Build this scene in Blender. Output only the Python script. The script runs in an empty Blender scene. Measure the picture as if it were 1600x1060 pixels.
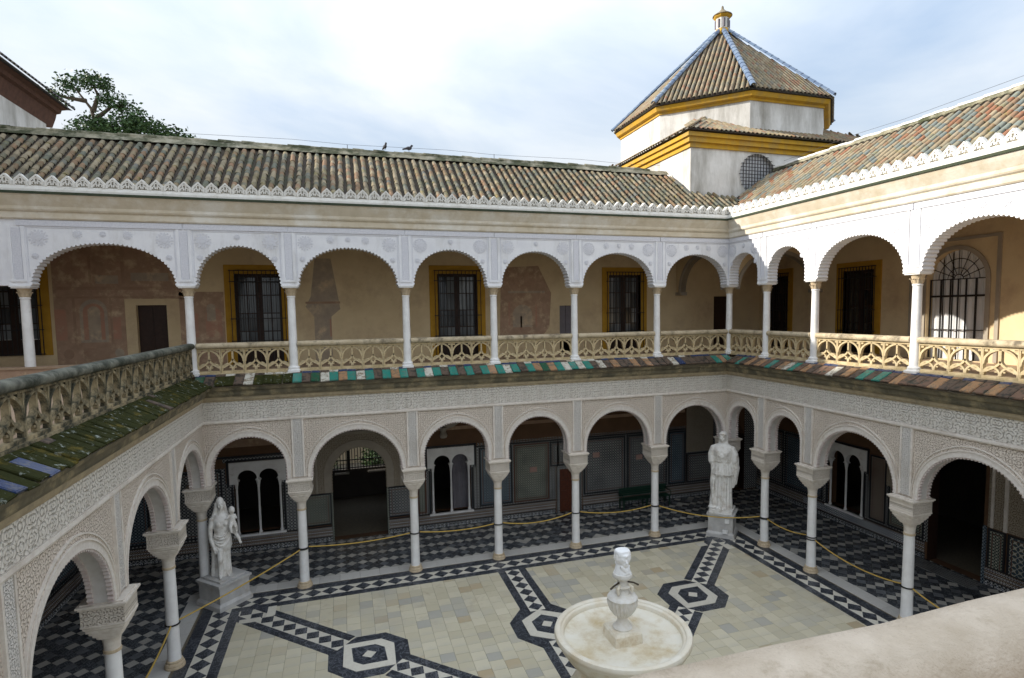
import bpy, bmesh, math, random
from mathutils import Matrix, Vector
random.seed(7)
PI = math.pi
sc = bpy.context.scene
COL = sc.collection
ORD = ['first', 'second', 'third', 'fourth', 'fifth', 'sixth', 'seventh', 'eighth']

# ------------------------------------------------------------------ camera
CX, CY, CZ = 4.6214, -20.6676, 9.3101
YAW, PIT, ROL = -.3049, -.0769, -.0142
FPX, PPX, PPY = 906.63, 24.18, 26.15
Fv = Vector((-math.sin(YAW)*math.cos(PIT), math.cos(YAW)*math.cos(PIT), math.sin(PIT)))
Rv0 = Vector((math.cos(YAW), math.sin(YAW), 0)); Uv0 = Rv0.cross(Fv)
Rv = Rv0*math.cos(ROL) + Uv0*math.sin(ROL); Uv = Uv0*math.cos(ROL) - Rv0*math.sin(ROL)
cd = bpy.data.cameras.new('camera'); cam = bpy.data.objects.new('camera', cd); COL.objects.link(cam)
M3 = Matrix((Rv, Uv, -Fv)).transposed()
cam.matrix_world = Matrix.Translation((CX, CY, CZ)) @ M3.to_4x4()
cd.sensor_width = 36; cd.lens = FPX/1600*36; cd.shift_x = -PPX/1600; cd.shift_y = PPY/1600
cd.clip_start = .1; cd.clip_end = 3000
sc.camera = cam
sc.render.resolution_x = 1024; sc.render.resolution_y = 678

# ------------------------------------------------------------------ sun, sky, exposure
LD = Vector((1, -.4, -.49)).normalized()
sd = bpy.data.lights.new('sun', 'SUN'); sd.energy = 4.0; sd.angle = math.radians(.7); sd.color = (1, .93, .82)
so = bpy.data.objects.new('sun', sd); COL.objects.link(so)
so.rotation_mode = 'QUATERNION'; so.rotation_quaternion = (-LD).to_track_quat('Z', 'Y'); so.location = (-20, 10, 30)
w = bpy.data.worlds.new('World'); sc.world = w; w.use_nodes = True
nt = w.node_tree; N = nt.nodes; L = nt.links
bg = N['Background']; bg.inputs[1].default_value = .1
sky = N.new('ShaderNodeTexSky'); sky.sky_type = 'NISHITA'; sky.sun_disc = False
sky.sun_elevation = math.radians(24.5); sky.sun_rotation = math.atan2(-1, .4)
tc = N.new('ShaderNodeTexCoord'); sep = N.new('ShaderNodeSeparateXYZ'); L.new(tc.outputs['Generated'], sep.inputs[0])
def wm(op, a, b):
    n = N.new('ShaderNodeMath'); n.operation = op
    for i, q in enumerate((a, b)):
        if isinstance(q, (int, float)): n.inputs[i].default_value = q
        else: L.new(q, n.inputs[i])
    return n.outputs[0]
zc = wm('ADD', wm('MAXIMUM', sep.outputs[2], 0), .22)
cmb = N.new('ShaderNodeCombineXYZ'); L.new(wm('DIVIDE', sep.outputs[0], zc), cmb.inputs[0]); L.new(wm('DIVIDE', sep.outputs[1], zc), cmb.inputs[1])
n1 = N.new('ShaderNodeTexNoise'); n1.inputs['Scale'].default_value = .85; n1.inputs['Detail'].default_value = 7; n1.inputs['Roughness'].default_value = .55; n1.inputs['Distortion'].default_value = .5
mp = N.new('ShaderNodeMapping'); mp.inputs['Location'].default_value = (2.3, .7, 0); L.new(cmb.outputs[0], mp.inputs[0]); L.new(mp.outputs[0], n1.inputs['Vector'])
rp = N.new('ShaderNodeValToRGB'); rp.color_ramp.elements[0].position = .33; rp.color_ramp.elements[1].position = .58
L.new(n1.outputs[0], rp.inputs[0])
n2 = N.new('ShaderNodeTexNoise'); n2.inputs['Scale'].default_value = 2.3; n2.inputs['Detail'].default_value = 6; n2.inputs['Distortion'].default_value = .4
L.new(mp.outputs[0], n2.inputs['Vector'])
rp2 = N.new('ShaderNodeValToRGB')
rp2.color_ramp.elements[0].position = .3; rp2.color_ramp.elements[0].color = (4.9, 5.4, 5.95, 1)
rp2.color_ramp.elements[1].position = .68; rp2.color_ramp.elements[1].color = (5.45, 5.75, 6.05, 1)
L.new(n2.outputs[0], rp2.inputs[0])
thin = N.new('ShaderNodeMixRGB'); thin.inputs[0].default_value = .62; thin.inputs[2].default_value = (3.7, 4.5, 5.6, 1); L.new(sky.outputs[0], thin.inputs[1])
mx = N.new('ShaderNodeMixRGB'); L.new(rp.outputs[0], mx.inputs[0]); L.new(thin.outputs[0], mx.inputs[1]); L.new(rp2.outputs[0], mx.inputs[2])
# overcast gradient put into sky colour, three times brighter overhead, lifting the shaded court
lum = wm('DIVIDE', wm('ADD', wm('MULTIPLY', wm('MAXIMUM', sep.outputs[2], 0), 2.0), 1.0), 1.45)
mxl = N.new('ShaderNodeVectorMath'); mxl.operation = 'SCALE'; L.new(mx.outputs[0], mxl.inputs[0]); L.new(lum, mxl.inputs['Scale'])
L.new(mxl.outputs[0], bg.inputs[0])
vs = sc.view_settings; vs.view_transform = 'Standard'; vs.look = 'None'; vs.gamma = 1; vs.exposure = .68; vs.use_curve_mapping = False
sc.cycles.max_bounces = 8; sc.cycles.diffuse_bounces = 5; sc.cycles.glossy_bounces = 3
sc.cycles.use_denoising = True
sc.cycles.sample_clamp_indirect = 6

def px(X):
    d = Vector(X) - Vector((CX, CY, CZ)); f = d.dot(Fv)
    if f < .1: return (-9999, -9999, 0)
    return (800+PPX+FPX*d.dot(Rv)/f, 530+PPY-FPX*d.dot(Uv)/f, f)
def rank(p):          # how large a piece at p shows in the photograph (0 = outside it)
    u, v, f = px(p)
    return 1/f if (-10 < u < 1610 and -10 < v < 1070) else 0

# ------------------------------------------------------------------ materials
MATS = {}
class Mat:
    def __init__(s, name, rough=.8, spec=.3):
        s.m = bpy.data.materials.new(name); s.m.use_nodes = True; s.t = s.m.node_tree
        s.b = s.t.nodes['Principled BSDF']; s.b.inputs['Roughness'].default_value = rough
        s.b.inputs['Specular IOR Level'].default_value = spec
        s.tc = s.t.nodes.new('ShaderNodeTexCoord'); MATS[name] = s.m
    def n(s, typ, **kw):
        n = s.t.nodes.new('ShaderNode'+typ)
        for k, val in kw.items():
            if k in n.inputs: s.put(n.inputs[k], val)
            else: setattr(n, k, val)
        return n
    def put(s, sock, val):
        if isinstance(val, bpy.types.NodeSocket): s.t.links.new(val, sock)
        elif sock.type == 'RGBA' and len(val) == 3: sock.default_value = (*val, 1)
        else: sock.default_value = val
    def math(s, op, a, b=0.0, c=None):
        n = s.n('Math', operation=op); s.put(n.inputs[0], a); s.put(n.inputs[1], b)
        if c is not None: s.put(n.inputs[2], c)
        return n.outputs[0]
    def noise(s, scale, detail=5, rough=.6, vec=None, dist=0):
        return s.n('TexNoise', Scale=scale, Detail=detail, Roughness=rough, Distortion=dist, Vector=vec or s.tc.outputs['Object']).outputs[0]
    def ramp(s, fac, lo, hi):
        n = s.n('MapRange', clamp=True); s.put(n.inputs[0], fac); n.inputs[1].default_value = lo; n.inputs[2].default_value = hi
        return n.outputs[0]
    def mix(s, fac, a, b, mode='MIX'):
        n = s.n('MixRGB', blend_type=mode); s.put(n.inputs[0], fac); s.put(n.inputs[1], a); s.put(n.inputs[2], b)
        return n.outputs[0]
    def sepxyz(s, vec=None):
        n = s.n('SeparateXYZ'); s.t.links.new(vec or s.tc.outputs['Object'], n.inputs[0]); return n.outputs
    def rnd(s):
        o = s.n('ObjectInfo').outputs['Random']; g = s.n('NewGeometry').outputs['Random Per Island']
        return s.math('FRACT', s.math('ADD', s.math('MULTIPLY', o, 7.31), g))
    def bump(s, h, strength=.5, dist=.02):
        n = s.n('Bump', Strength=strength, Distance=dist, Height=h); s.t.links.new(n.outputs[0], s.b.inputs['Normal'])
    def col(s, c): s.put(s.b.inputs['Base Color'], c)

def plain(name, c1, c2=None, scale=4, rough=.8, spec=.3, bump=.15, bscale=35, dirt=None, dscale=1.3, dlo=.5, dhi=.75, streak=False):
    m = Mat(name, rough, spec)
    c = m.mix(m.ramp(m.noise(scale), .35, .68), c1, c2 or tuple(x*.8 for x in c1))
    if dirt:
        vec = m.n('Mapping', Scale=(1, 1, .22) if streak else (1, 1, 1), Vector=m.tc.outputs['Object']).outputs[0]
        c = m.mix(m.ramp(m.noise(dscale, 8, .7, vec), dlo, dhi), c, dirt)
    m.col(c)
    if bump: m.bump(m.noise(bscale, 4), bump, .01)
    return m.m
plain('white_stucco', (.84, .84, .86), (.77, .77, .8), 2.5, bump=.3, dirt=(.5, .48, .45), dscale=1.1, dlo=.52, dhi=.82, streak=True)
plain('grey_relief', (.64, .64, .68), (.72, .72, .76), 22, bump=.6, bscale=60)
plain('strip_relief', (.72, .72, .76), (.62, .62, .67), 26, bump=.6, bscale=50)
plain('parapet_plaster', (.78, .76, .71), (.69, .66, .6), 5, dirt=(.42, .4, .33), dscale=2.2, dlo=.55, dhi=.8, bump=.3)
plain('beige_cornice', (.66, .58, .45), (.57, .49, .36), 3, dirt=(.76, .72, .64), dscale=.7, dlo=.48, dhi=.66, bump=.25)
plain('gutter_line', (.035, .05, .03), (.06, .07, .04), 5)
plain('stained_cornice', (.2, .17, .11), (.09, .085, .06), 2.2, dirt=(.36, .3, .18), dscale=1.6, dlo=.5, dhi=.65, bump=.4)
plain('tan_cornice', (.44, .36, .23), (.33, .27, .18), 6, dirt=(.2, .18, .13), dscale=2, dlo=.52, dhi=.75, bump=.35)
plain('balustrade_stone', (.6, .49, .31), (.48, .37, .2), 7, dirt=(.27, .22, .13), dscale=4, dlo=.52, dhi=.72, bump=.4, bscale=45)
plain('mossy_stone', (.44, .36, .22), (.3, .24, .14), 6, dirt=(.045, .045, .03), dscale=2.6, dlo=.42, dhi=.58, bump=.6, bscale=40)
plain('mossy_rail', (.2, .2, .16), (.07, .07, .055), 5, dirt=(.035, .04, .028), dscale=2.2, dlo=.45, dhi=.6, bump=.6, bscale=60)
plain('near_rail_stone', (.62, .52, .41), (.48, .39, .29), 6, dirt=(.27, .2, .12), dscale=4, dlo=.55, dhi=.75, bump=.8, bscale=70)
plain('rail_stone', (.55, .46, .32), (.42, .34, .22), 5, dirt=(.16, .13, .09), dscale=3.5, dlo=.5, dhi=.68, bump=.4)
plain('column_marble', (.86, .85, .83), (.75, .73, .71), 3, rough=.45, dirt=(.52, .47, .42), dscale=2.5, dlo=.58, dhi=.8, bump=.05)
plain('tan_marble', (.6, .49, .34), (.48, .37, .24), 14, rough=.6, bump=.3)
plain('statue_marble', (.84, .82, .78), (.74, .71, .66), 5, rough=.5, dirt=(.45, .39, .32), dscale=4, dlo=.48, dhi=.74, bump=.25)
plain('pedestal_marble', (.6, .58, .55), (.44, .43, .42), 2.6, rough=.5, dirt=(.42, .35, .25), dscale=2, dlo=.55, dhi=.75, bump=.2)
plain('fountain_marble', (.78, .73, .62), (.68, .6, .46), 3.4, rough=.5, dirt=(.45, .3, .12), dscale=1.5, dlo=.52, dhi=.72, bump=.1)
plain('bowl_marble', (.78, .74, .64), (.7, .63, .48), 1.6, rough=.45, dirt=(.5, .37, .18), dscale=1.5, dlo=.48, dhi=.75, bump=.1)
plain('rim_marble', (.78, .73, .62), (.7, .62, .48), 2, rough=.5, dirt=(.6, .46, .26), dscale=1.1, dlo=.5, dhi=.8, bump=.08)
plain('urn_marble', (.74, .72, .68), (.64, .6, .52), 8, rough=.5, bump=.1)
plain('head_marble', (.9, .9, .89), (.84, .83, .82), 8, rough=.5, bump=.1)
plain('ochre_paint', (.62, .36, .035), (.54, .3, .025), 3, bump=.3, dirt=(.4, .27, .1), dscale=1.8, dlo=.46, dhi=.74, streak=True)
plain('window_ochre', (.5, .28, .03), (.42, .22, .02), 3, bump=.1)
plain('whitewash', (.82, .8, .77), (.72, .7, .66), 2, dirt=(.27, .25, .21), dscale=.8, dlo=.44, dhi=.74, bump=.35, bscale=12, streak=True)
plain('ochre_plaster', (.72, .58, .36), (.64, .5, .3), 1.2, dirt=(.5, .36, .23), dscale=.7, dlo=.5, dhi=.75, bump=.1)
plain('brown_plaster', (.15, .08, .042), (.11, .06, .032), 1.5, bump=.1)  # base colour darkened to the gloom under the lower arcades
plain('inner_plaster', (.4, .35, .28), (.32, .28, .23), 2, bump=.1)
plain('fresco_ground', (0.450, 0.300, 0.206), (0.350, 0.231, 0.156), 3.5, dirt=(0.625, 0.475, 0.312), dscale=2.4, dlo=.52, dhi=.68, bump=.12)
plain('fresco_red', (0.475, 0.250, 0.169), (0.413, 0.250, 0.175), 3.5, dirt=(0.525, 0.375, 0.250), dscale=2.4, dlo=.52, dhi=.68, bump=.12)
plain('fresco_grey', (0.450, 0.362, 0.263), (0.350, 0.288, 0.225), 3.5, dirt=(0.625, 0.475, 0.312), dscale=2.4, dlo=.52, dhi=.68, bump=.12)
plain('fresco_brown', (0.338, 0.213, 0.144), (0.388, 0.263, 0.181), 3.5, dirt=(0.525, 0.388, 0.250), dscale=2.4, dlo=.52, dhi=.68, bump=.12)
plain('dark_wood', (.045, .022, .014), (.03, .015, .01), 8, rough=.5)
plain('door_wood', (.13, .035, .016), (.08, .024, .012), 9, rough=.5, bump=.4)
plain('ceiling_wood', (.3, .2, .12), (.22, .14, .08), 6, rough=.7)
plain('soffit_wood', (.15, .075, .05), (.1, .05, .035), 5, rough=.8)
plain('iron', (.018, .018, .02), (.03, .024, .02), 20, rough=.5)
plain('green_iron', (.012, .05, .03), (.01, .03, .02), 10, rough=.45)
plain('bronze_spout', (.06, .045, .03), None, 20, rough=.45)
plain('gold_rope', (.58, .4, .1), (.44, .28, .06), 60, rough=.6, bump=.8, bscale=120)
plain('shutter_grey', (.2, .18, .2), (.16, .15, .16), 4)
plain('terracotta_floor', (.4, .29, .2), (.34, .23, .15), 5, bump=.2)
plain('curtain', (.8, .8, .8), (.7, .72, .74), 1.5, bump=.05)
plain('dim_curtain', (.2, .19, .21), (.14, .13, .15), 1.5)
plain('oculus_pane', (.78, .78, .8), (.68, .69, .72), 3, rough=.3)  # pane colour paled to offset shadow from the deep reveal and grille
plain('garden_wall', (.75, .66, .5), (.6, .5, .36), 1)
plain('earth', (.2, .18, .14), (.14, .12, .09), .3)
plain('bark', (.12, .09, .06), (.07, .05, .035), 9, bump=.5)
plain('feather', (.05, .05, .06), (.09, .09, .1), 20)
plain('plaque', (.5, .38, .32), (.3, .12, .1), 30)
plain('cable', (.06, .06, .07), None, 5)
plain('ridge_mortar', (.42, .38, .29), (.2, .18, .11), 2, dirt=(.06, .065, .03), dscale=1.2, dlo=.42, dhi=.58, bump=.6, bscale=20)
plain('blue_hip', (.13, .19, .28), (.09, .13, .22), 2.5, rough=.3, spec=.5, dirt=(.3, .34, .36), dscale=2, dlo=.5, dhi=.7)
plain('mortar', (.14, .12, .09), (.2, .17, .12), 9, bump=.4)
plain('dark_pan', (.07, .05, .034), (.045, .035, .026), 3, dirt=(.05, .055, .03), dscale=1.2, dlo=.5, dhi=.65, bump=.3)  # channels coloured extra dark for the shade between tile columns
m = Mat('leaf', .55, .3); g = m.rnd(); m.col(m.mix(g, (.035, .075, .025), (.08, .14, .045)))
m = Mat('glass', .06, .6); m.col((.012, .014, .016))
m = Mat('pale_pane', .12, .6); m.col(m.mix(m.rnd(), (.03, .035, .04), (.22, .24, .25)))

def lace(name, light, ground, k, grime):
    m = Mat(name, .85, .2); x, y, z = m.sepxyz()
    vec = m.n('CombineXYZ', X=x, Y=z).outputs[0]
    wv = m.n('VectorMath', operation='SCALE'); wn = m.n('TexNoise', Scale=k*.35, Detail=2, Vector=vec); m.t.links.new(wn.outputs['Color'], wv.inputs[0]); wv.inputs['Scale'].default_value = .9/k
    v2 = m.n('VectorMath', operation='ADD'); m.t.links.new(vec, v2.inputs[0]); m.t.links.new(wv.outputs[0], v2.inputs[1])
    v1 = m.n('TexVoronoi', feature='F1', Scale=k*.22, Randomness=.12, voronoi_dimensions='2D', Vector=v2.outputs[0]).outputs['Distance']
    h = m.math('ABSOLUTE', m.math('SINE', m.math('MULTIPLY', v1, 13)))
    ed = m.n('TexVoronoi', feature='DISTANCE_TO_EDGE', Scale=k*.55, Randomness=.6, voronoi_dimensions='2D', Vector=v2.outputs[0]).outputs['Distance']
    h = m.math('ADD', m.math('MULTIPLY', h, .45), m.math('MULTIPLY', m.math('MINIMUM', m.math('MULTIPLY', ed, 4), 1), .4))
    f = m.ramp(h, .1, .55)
    c = m.mix(f, ground, light)  # hollows of the carving painted darker, so relief shade sits in the colour
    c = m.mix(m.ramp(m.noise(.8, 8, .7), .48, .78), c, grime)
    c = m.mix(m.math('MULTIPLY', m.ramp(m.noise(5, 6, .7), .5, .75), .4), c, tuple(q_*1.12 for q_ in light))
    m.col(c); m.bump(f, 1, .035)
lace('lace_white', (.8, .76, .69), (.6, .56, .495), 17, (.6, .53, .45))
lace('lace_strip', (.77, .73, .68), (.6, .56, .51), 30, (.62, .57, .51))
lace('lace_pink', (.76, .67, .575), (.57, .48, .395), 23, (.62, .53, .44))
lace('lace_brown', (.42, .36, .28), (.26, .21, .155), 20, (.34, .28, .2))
plain('plaster_moulding', (.77, .72, .65), (.68, .61, .54), 9, bump=.3, dirt=(.5, .43, .36), dscale=1.2, dlo=.5, dhi=.8)
plain('dark_room', (.07, .06, .05), None, 2)  # near-black tint carries the unlit look of the interiors
plain('soffit_plaster', (.6, .57, .54), (.52, .49, .45), 6, bump=.3)
plain('arch_ring', (.77, .72, .66), (.66, .6, .54), 12, bump=.5, bscale=50, dirt=(.5, .42, .34), dscale=1.4, dlo=.55, dhi=.8)
plain('scallop', (.66, .6, .56), (.55, .45, .42), 8)
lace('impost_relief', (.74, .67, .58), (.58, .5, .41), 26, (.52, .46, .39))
plain('impost_stone', (.75, .69, .61), (.64, .57, .49), 10, bump=.5, bscale=45, dirt=(.45, .38, .3), dscale=2, dlo=.55, dhi=.8)

def azulejo(name, dark, mid, light, k):
    m = Mat(name, .22, .5); x, y, z = m.sepxyz()
    a = m.math('SINE', m.math('MULTIPLY', x, k)); b = m.math('SINE', m.math('MULTIPLY', z, k))
    e1 = m.math('ABSOLUTE', m.math('MULTIPLY', a, b))
    d = m.math('ABSOLUTE', m.math('ADD', a, b)); e = m.math('ABSOLUTE', m.math('SUBTRACT', a, b))
    ln = m.math('MINIMUM', d, e)
    c = m.mix(m.ramp(e1, .35, .45), dark, mid)
    c = m.mix(m.ramp(ln, .22, .14), c, light)
    c = m.mix(m.math('MULTIPLY', m.ramp(m.noise(1.1, 4), .45, .75), .5), c, dark)
    m.col(c)
azulejo('tile_green', (.04, .055, .05), (.1, .13, .11), (.42, .41, .33), 30)
azulejo('tile_blue', (.02, .034, .05), (.06, .09, .12), (.28, .33, .36), 27)
azulejo('tile_grey', (.035, .038, .044), (.1, .105, .11), (.42, .42, .4), 25)
azulejo('tile_brown', (.09, .05, .036), (.15, .1, .075), (.42, .39, .33), 40)
azulejo('tile_star', (.04, .065, .09), (.12, .11, .06), (.45, .44, .38), 17)
azulejo('tile_white', (.06, .08, .12), (.28, .29, .32), (.75, .75, .73), 34)
plain('tile_border', (.014, .014, .018), None, 6, rough=.3)
plain('tile_rust', (.1, .045, .03), None, 12, rough=.35)

def marble(name, base, vein, amt, rough=.28, var=.25):
    m = Mat(name, rough, .4)
    r = m.rnd(); v = m.noise(3, 8, .65, dist=1.6)
    c = m.mix(m.ramp(m.math('ABSOLUTE', m.math('SUBTRACT', v, .5)), .035, 0), base, vein)
    c = m.mix(amt, base, c)
    br = m.math('ADD', 1-var*.5, m.math('MULTIPLY', r, var))
    c = m.mix(1, c, m.n('CombineXYZ', X=br, Y=br, Z=br).outputs[0], 'MULTIPLY')
    m.col(c); return m
marble('dark_marble', (.028, .032, .04), (.2, .21, .23), .75)
marble('white_marble', (.58, .56, .5), (.44, .42, .38), .5, .35, .25)
marble('inlay_white', (.68, .64, .54), (.55, .5, .42), .5, .35, .15)
marble('kerb_marble', (.6, .58, .54), (.5, .48, .45), .5, .4, .2)
marble('floor_dark', (.05, .055, .063), (.2, .21, .22), .7, .22, .5)  # dark squares lightened, white ones dulled: sky gloss baked into floor colours
marble('floor_white', (.46, .44, .4), (.34, .33, .3), .5, .25, .35)
marble('grey_marble', (.12, .13, .14), (.2, .2, .21), .6, .3, .4)
m = marble('cream_tile', (.52, .485, .37), (.38, .34, .25), .55, .42, .3)
m = Mat('cream_tile', .45, .35); MATS['cream_tile'] = m.m
r = m.rnd(); c = m.mix(m.ramp(m.math('FRACT', m.math('MULTIPLY', r, 17.7)), 0, 1), (.66, .6, .45), (.55, .495, .355))
c = m.mix(m.ramp(r, .82, .95), c, (.44, .42, .36)); c = m.mix(m.ramp(m.math('FRACT', m.math('MULTIPLY', r, 5.3)), .9, 1), c, (.48, .38, .24))
c = m.mix(m.ramp(m.noise(1.4, 7, .7, dist=1), .55, .78), c, (.44, .37, .25))
c = m.mix(m.ramp(m.noise(.5, 5), .5, .75), c, (.5, .475, .4)); m.col(c)

def rooftile(name, cols, moss):
    m = Mat(name, .85, .2); r = m.rnd()
    n = m.n('ValToRGB'); cr = n.color_ramp; cr.interpolation = 'CONSTANT'
    while len(cr.elements) < len(cols): cr.elements.new(.5)
    for i, c in enumerate(cols): cr.elements[i].position = i/len(cols); cr.elements[i].color = (*c, 1)
    m.t.links.new(r, n.inputs[0]); c = n.outputs[0]
    wv = m.n('NewGeometry').outputs['Position']
    c = m.mix(m.math('MULTIPLY', m.ramp(m.noise(1.1, 6, .7, wv), .45, .65), moss), c, (.1, .1, .055))
    c = m.mix(m.math('MULTIPLY', m.ramp(m.noise(2.7, 6, .7, wv), .56, .68), .8), c, (.26, .22, .08))
    c = m.mix(m.math('MULTIPLY', m.ramp(m.noise(6, 6, .7, wv), .5, .75), .5), c, (.36, .32, .22))
    m.col(c); m.bump(m.noise(25, 4), .4, .01)
rooftile('old_tile', [(.24, .185, .115), (.17, .155, .11), (.27, .22, .15), (.22, .14, .085), (.145, .15, .12), (.32, .26, .175), (.2, .16, .11), (.27, .165, .1), (.16, .155, .135), (.29, .235, .16)], .5)
rooftile('warm_tile', [(.33, .25, .16), (.3, .18, .11), (.26, .235, .17), (.37, .3, .2), (.31, .14, .08), (.22, .24, .21), (.35, .275, .18), (.28, .2, .13), (.185, .21, .2), (.32, .26, .18)], .3)
rooftile('tower_tile', [(.3, .235, .15), (.26, .18, .115), (.25, .215, .15), (.33, .265, .18), (.27, .15, .095), (.21, .19, .15), (.29, .22, .14), (.22, .17, .12)], .3)
rooftile('grey_tile', [(.1, .1, .11), (.14, .14, .15), (.08, .08, .09), (.2, .19, .19)], .2)
def glaze(name, c1, c2, rough=.25, worn=(.2, .14, .09), amt=.3):
    m = Mat(name, rough, .5); c = m.mix(m.noise(14, 3), c1, c2)
    wv = m.n('NewGeometry').outputs['Position']
    c = m.mix(m.math('MULTIPLY', m.ramp(m.noise(6, 8, .78, wv), .5, .57), amt), c, worn); m.col(c); m.bump(m.noise(30, 3), .2, .01)
glaze('glaze_teal', (.022, .19, .155), (.035, .25, .2), amt=.45, worn=(.13, .13, .1))
glaze('glaze_green', (.014, .08, .05), (.022, .115, .062), amt=.6, worn=(.1, .085, .06))
glaze('glaze_blue', (.022, .04, .11), (.035, .06, .15), amt=.5, worn=(.12, .12, .12))
glaze('glaze_white', (.62, .6, .54), (.52, .5, .42), amt=.85, worn=(.2, .15, .1))
glaze('glaze_orange', (.32, .17, .085), (.4, .24, .14), amt=.8, worn=(.14, .13, .1))
glaze('glaze_worn', (.085, .06, .043), (.14, .095, .067), .7, (.03, .026, .02), 1)
glaze('glaze_brown', (.14, .078, .05), (.2, .12, .08), .7, (.045, .045, .032), 1)
m = Mat('moss_tile', .9, .1); wv = m.n('NewGeometry').outputs['Position']
c = m.mix(m.noise(5, 5, .6, wv), (.022, .027, .009), (.05, .052, .016))
c = m.mix(m.ramp(m.noise(7, 8, .75, wv), .585, .64), c, (.34, .37, .33)); c = m.mix(m.ramp(m.noise(3, 6, .7, wv), .55, .68), c, (.14, .11, .025))
m.col(c); m.bump(m.noise(30, 5, .7, wv), 1, .03)

# ------------------------------------------------------------------ mesh helpers
class MB:
    def __init__(s): s.v = []; s.f = []
    def add(s, pts, faces):
        k = len(s.v); s.v += [tuple(p) for p in pts]; s.f += [tuple(i+k for i in f) for f in faces]
    def quad(s, *pts): s.add(pts, [tuple(range(len(pts)))])
    def box(s, x0, x1, y0, y1, z0, z1):
        s.add([(x0, y0, z0), (x1, y0, z0), (x1, y1, z0), (x0, y1, z0), (x0, y0, z1), (x1, y0, z1), (x1, y1, z1), (x0, y1, z1)],
              [(0, 3, 2, 1), (4, 5, 6, 7), (0, 1, 5, 4), (1, 2, 6, 5), (2, 3, 7, 6), (3, 0, 4, 7)])
    def prism(s, poly, y0, y1, back=True):                 # (x,z) outline run along y
        n = len(poly)
        s.add([(x, y0, z) for x, z in poly]+[(x, y1, z) for x, z in poly],
              [tuple(range(n))]+([tuple(range(2*n-1, n-1, -1))] if back else [])+[(i, (i+1) % n, (i+1) % n+n, i+n) for i in range(n)])
    def slab(s, poly, z0, z1):                             # (x,y) outline run along z
        n = len(poly)
        s.add([(x, y, z0) for x, y in poly]+[(x, y, z1) for x, y in poly],
              [tuple(range(n-1, -1, -1)), tuple(range(n, 2*n))]+[(i, (i+1) % n, (i+1) % n+n, i+n) for i in range(n)])
    def loft(s, rings, caps=True, closed=True):
        n = len(rings[0]); k = len(s.v)
        for r in rings: s.v += [tuple(p) for p in r]
        for j in range(len(rings)-1):
            for i in range(n if closed else n-1):
                a, b = k+j*n+i, k+j*n+(i+1) % n
                s.f.append((a, b, b+n, a+n))
        if caps: s.f.append(tuple(range(k+n-1, k-1, -1))); s.f.append(tuple(range(k+(len(rings)-1)*n, k+len(rings)*n)))
    def lathe(s, prof, c=(0, 0, 0), n=16, flute=0, nf=0):
        s.loft([[(c[0]+r*(1+(flute*abs(math.cos(nf*t/2)) if flute and fl else 0))*math.cos(t), c[1]+r*(1+(flute*abs(math.cos(nf*t/2)) if flute and fl else 0))*math.sin(t), c[2]+z)
                 for t in [2*PI*i/n for i in range(n)]] for (r, z, fl) in [(p+(0,))[:3] for p in prof]])
    def tube(s, pts, r, n=6, flat=None):
        P = [Vector(p) for p in pts]; rings = []; last = None
        for i, p in enumerate(P):
            t = (P[min(i+1, len(P)-1)]-P[max(i-1, 0)]).normalized()
            a = t.cross(Vector((0, 1, 0) if flat else (0, 0, 1)))
            if a.length < .05: a = t.cross(Vector((1, 0, 0)))
            if last is not None and not flat:
                c = last-t*last.dot(t)
                if c.length > .05: a = c
            a.normalize(); last = a.copy(); b = t.cross(a)
            rr = r[i] if isinstance(r, (list, tuple)) else r
            if flat: rings.append([p+a*rr+b*flat, p-a*rr+b*flat, p-a*rr-b*flat, p+a*rr-b*flat])
            else: rings.append([p+a*rr*math.cos(q)+b*rr*math.sin(q) for q in [2*PI*k/n for k in range(n)]])
        s.loft(rings)
    def ell(s, c, r, n=10, m=7):
        rings = []
        for j in range(1, m):
            t = PI*j/m; rings.append([(c[0]+r[0]*math.sin(t)*math.cos(q), c[1]+r[1]*math.sin(t)*math.sin(q), c[2]-r[2]*math.cos(t)) for q in [2*PI*i/n for i in range(n)]])
        s.loft(rings)
    def put(s, o, mat):                                    # another builder's shape, moved by a matrix
        s.add([mat @ Vector(p) for p in o.v], o.f)
    def mesh(s, name, mat, smooth=None, recalc=True):
        me = bpy.data.meshes.new(name); me.from_pydata(s.v, [], s.f); me.materials.append(MATS[mat])
        if recalc and len(s.f) < 60000:
            b = bmesh.new(); b.from_mesh(me); bmesh.ops.recalc_face_normals(b, faces=b.faces); b.to_mesh(me); b.free()
        if smooth:
            me.polygons.foreach_set('use_smooth', [True]*len(me.polygons))
            if smooth < 3: me.set_sharp_from_angle(angle=smooth)
        return me
    def build(s, name, mat, parent=None, smooth=None, kind=None, **kw):
        return link(name, s.mesh(name, mat, smooth), parent, kind=kind, **kw)
def link(name, me, parent=None, kind=None, loc=None, rot=None, mat=None, label=None):
    o = bpy.data.objects.new(name, me); COL.objects.link(o)
    if parent: o.parent = parent
    if kind: o['kind'] = kind
    if label: o['label'] = label
    if loc: o.location = loc
    if rot: o.rotation_euler = rot
    if mat is not None: o.matrix_local = mat
    return o
def tag(o, label, cat, group=None):
    o['label'] = label; o['category'] = cat; o['kind'] = 'thing'
    if group: o['group'] = group
    return o
def thing(name, label, cat, loc=(0, 0, 0), rz=0, group=None):
    o = bpy.data.objects.new(name, None); COL.objects.link(o); o.location = loc; o.rotation_euler = (0, 0, rz); o.empty_display_size = .2
    return tag(o, label, cat, group)
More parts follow.
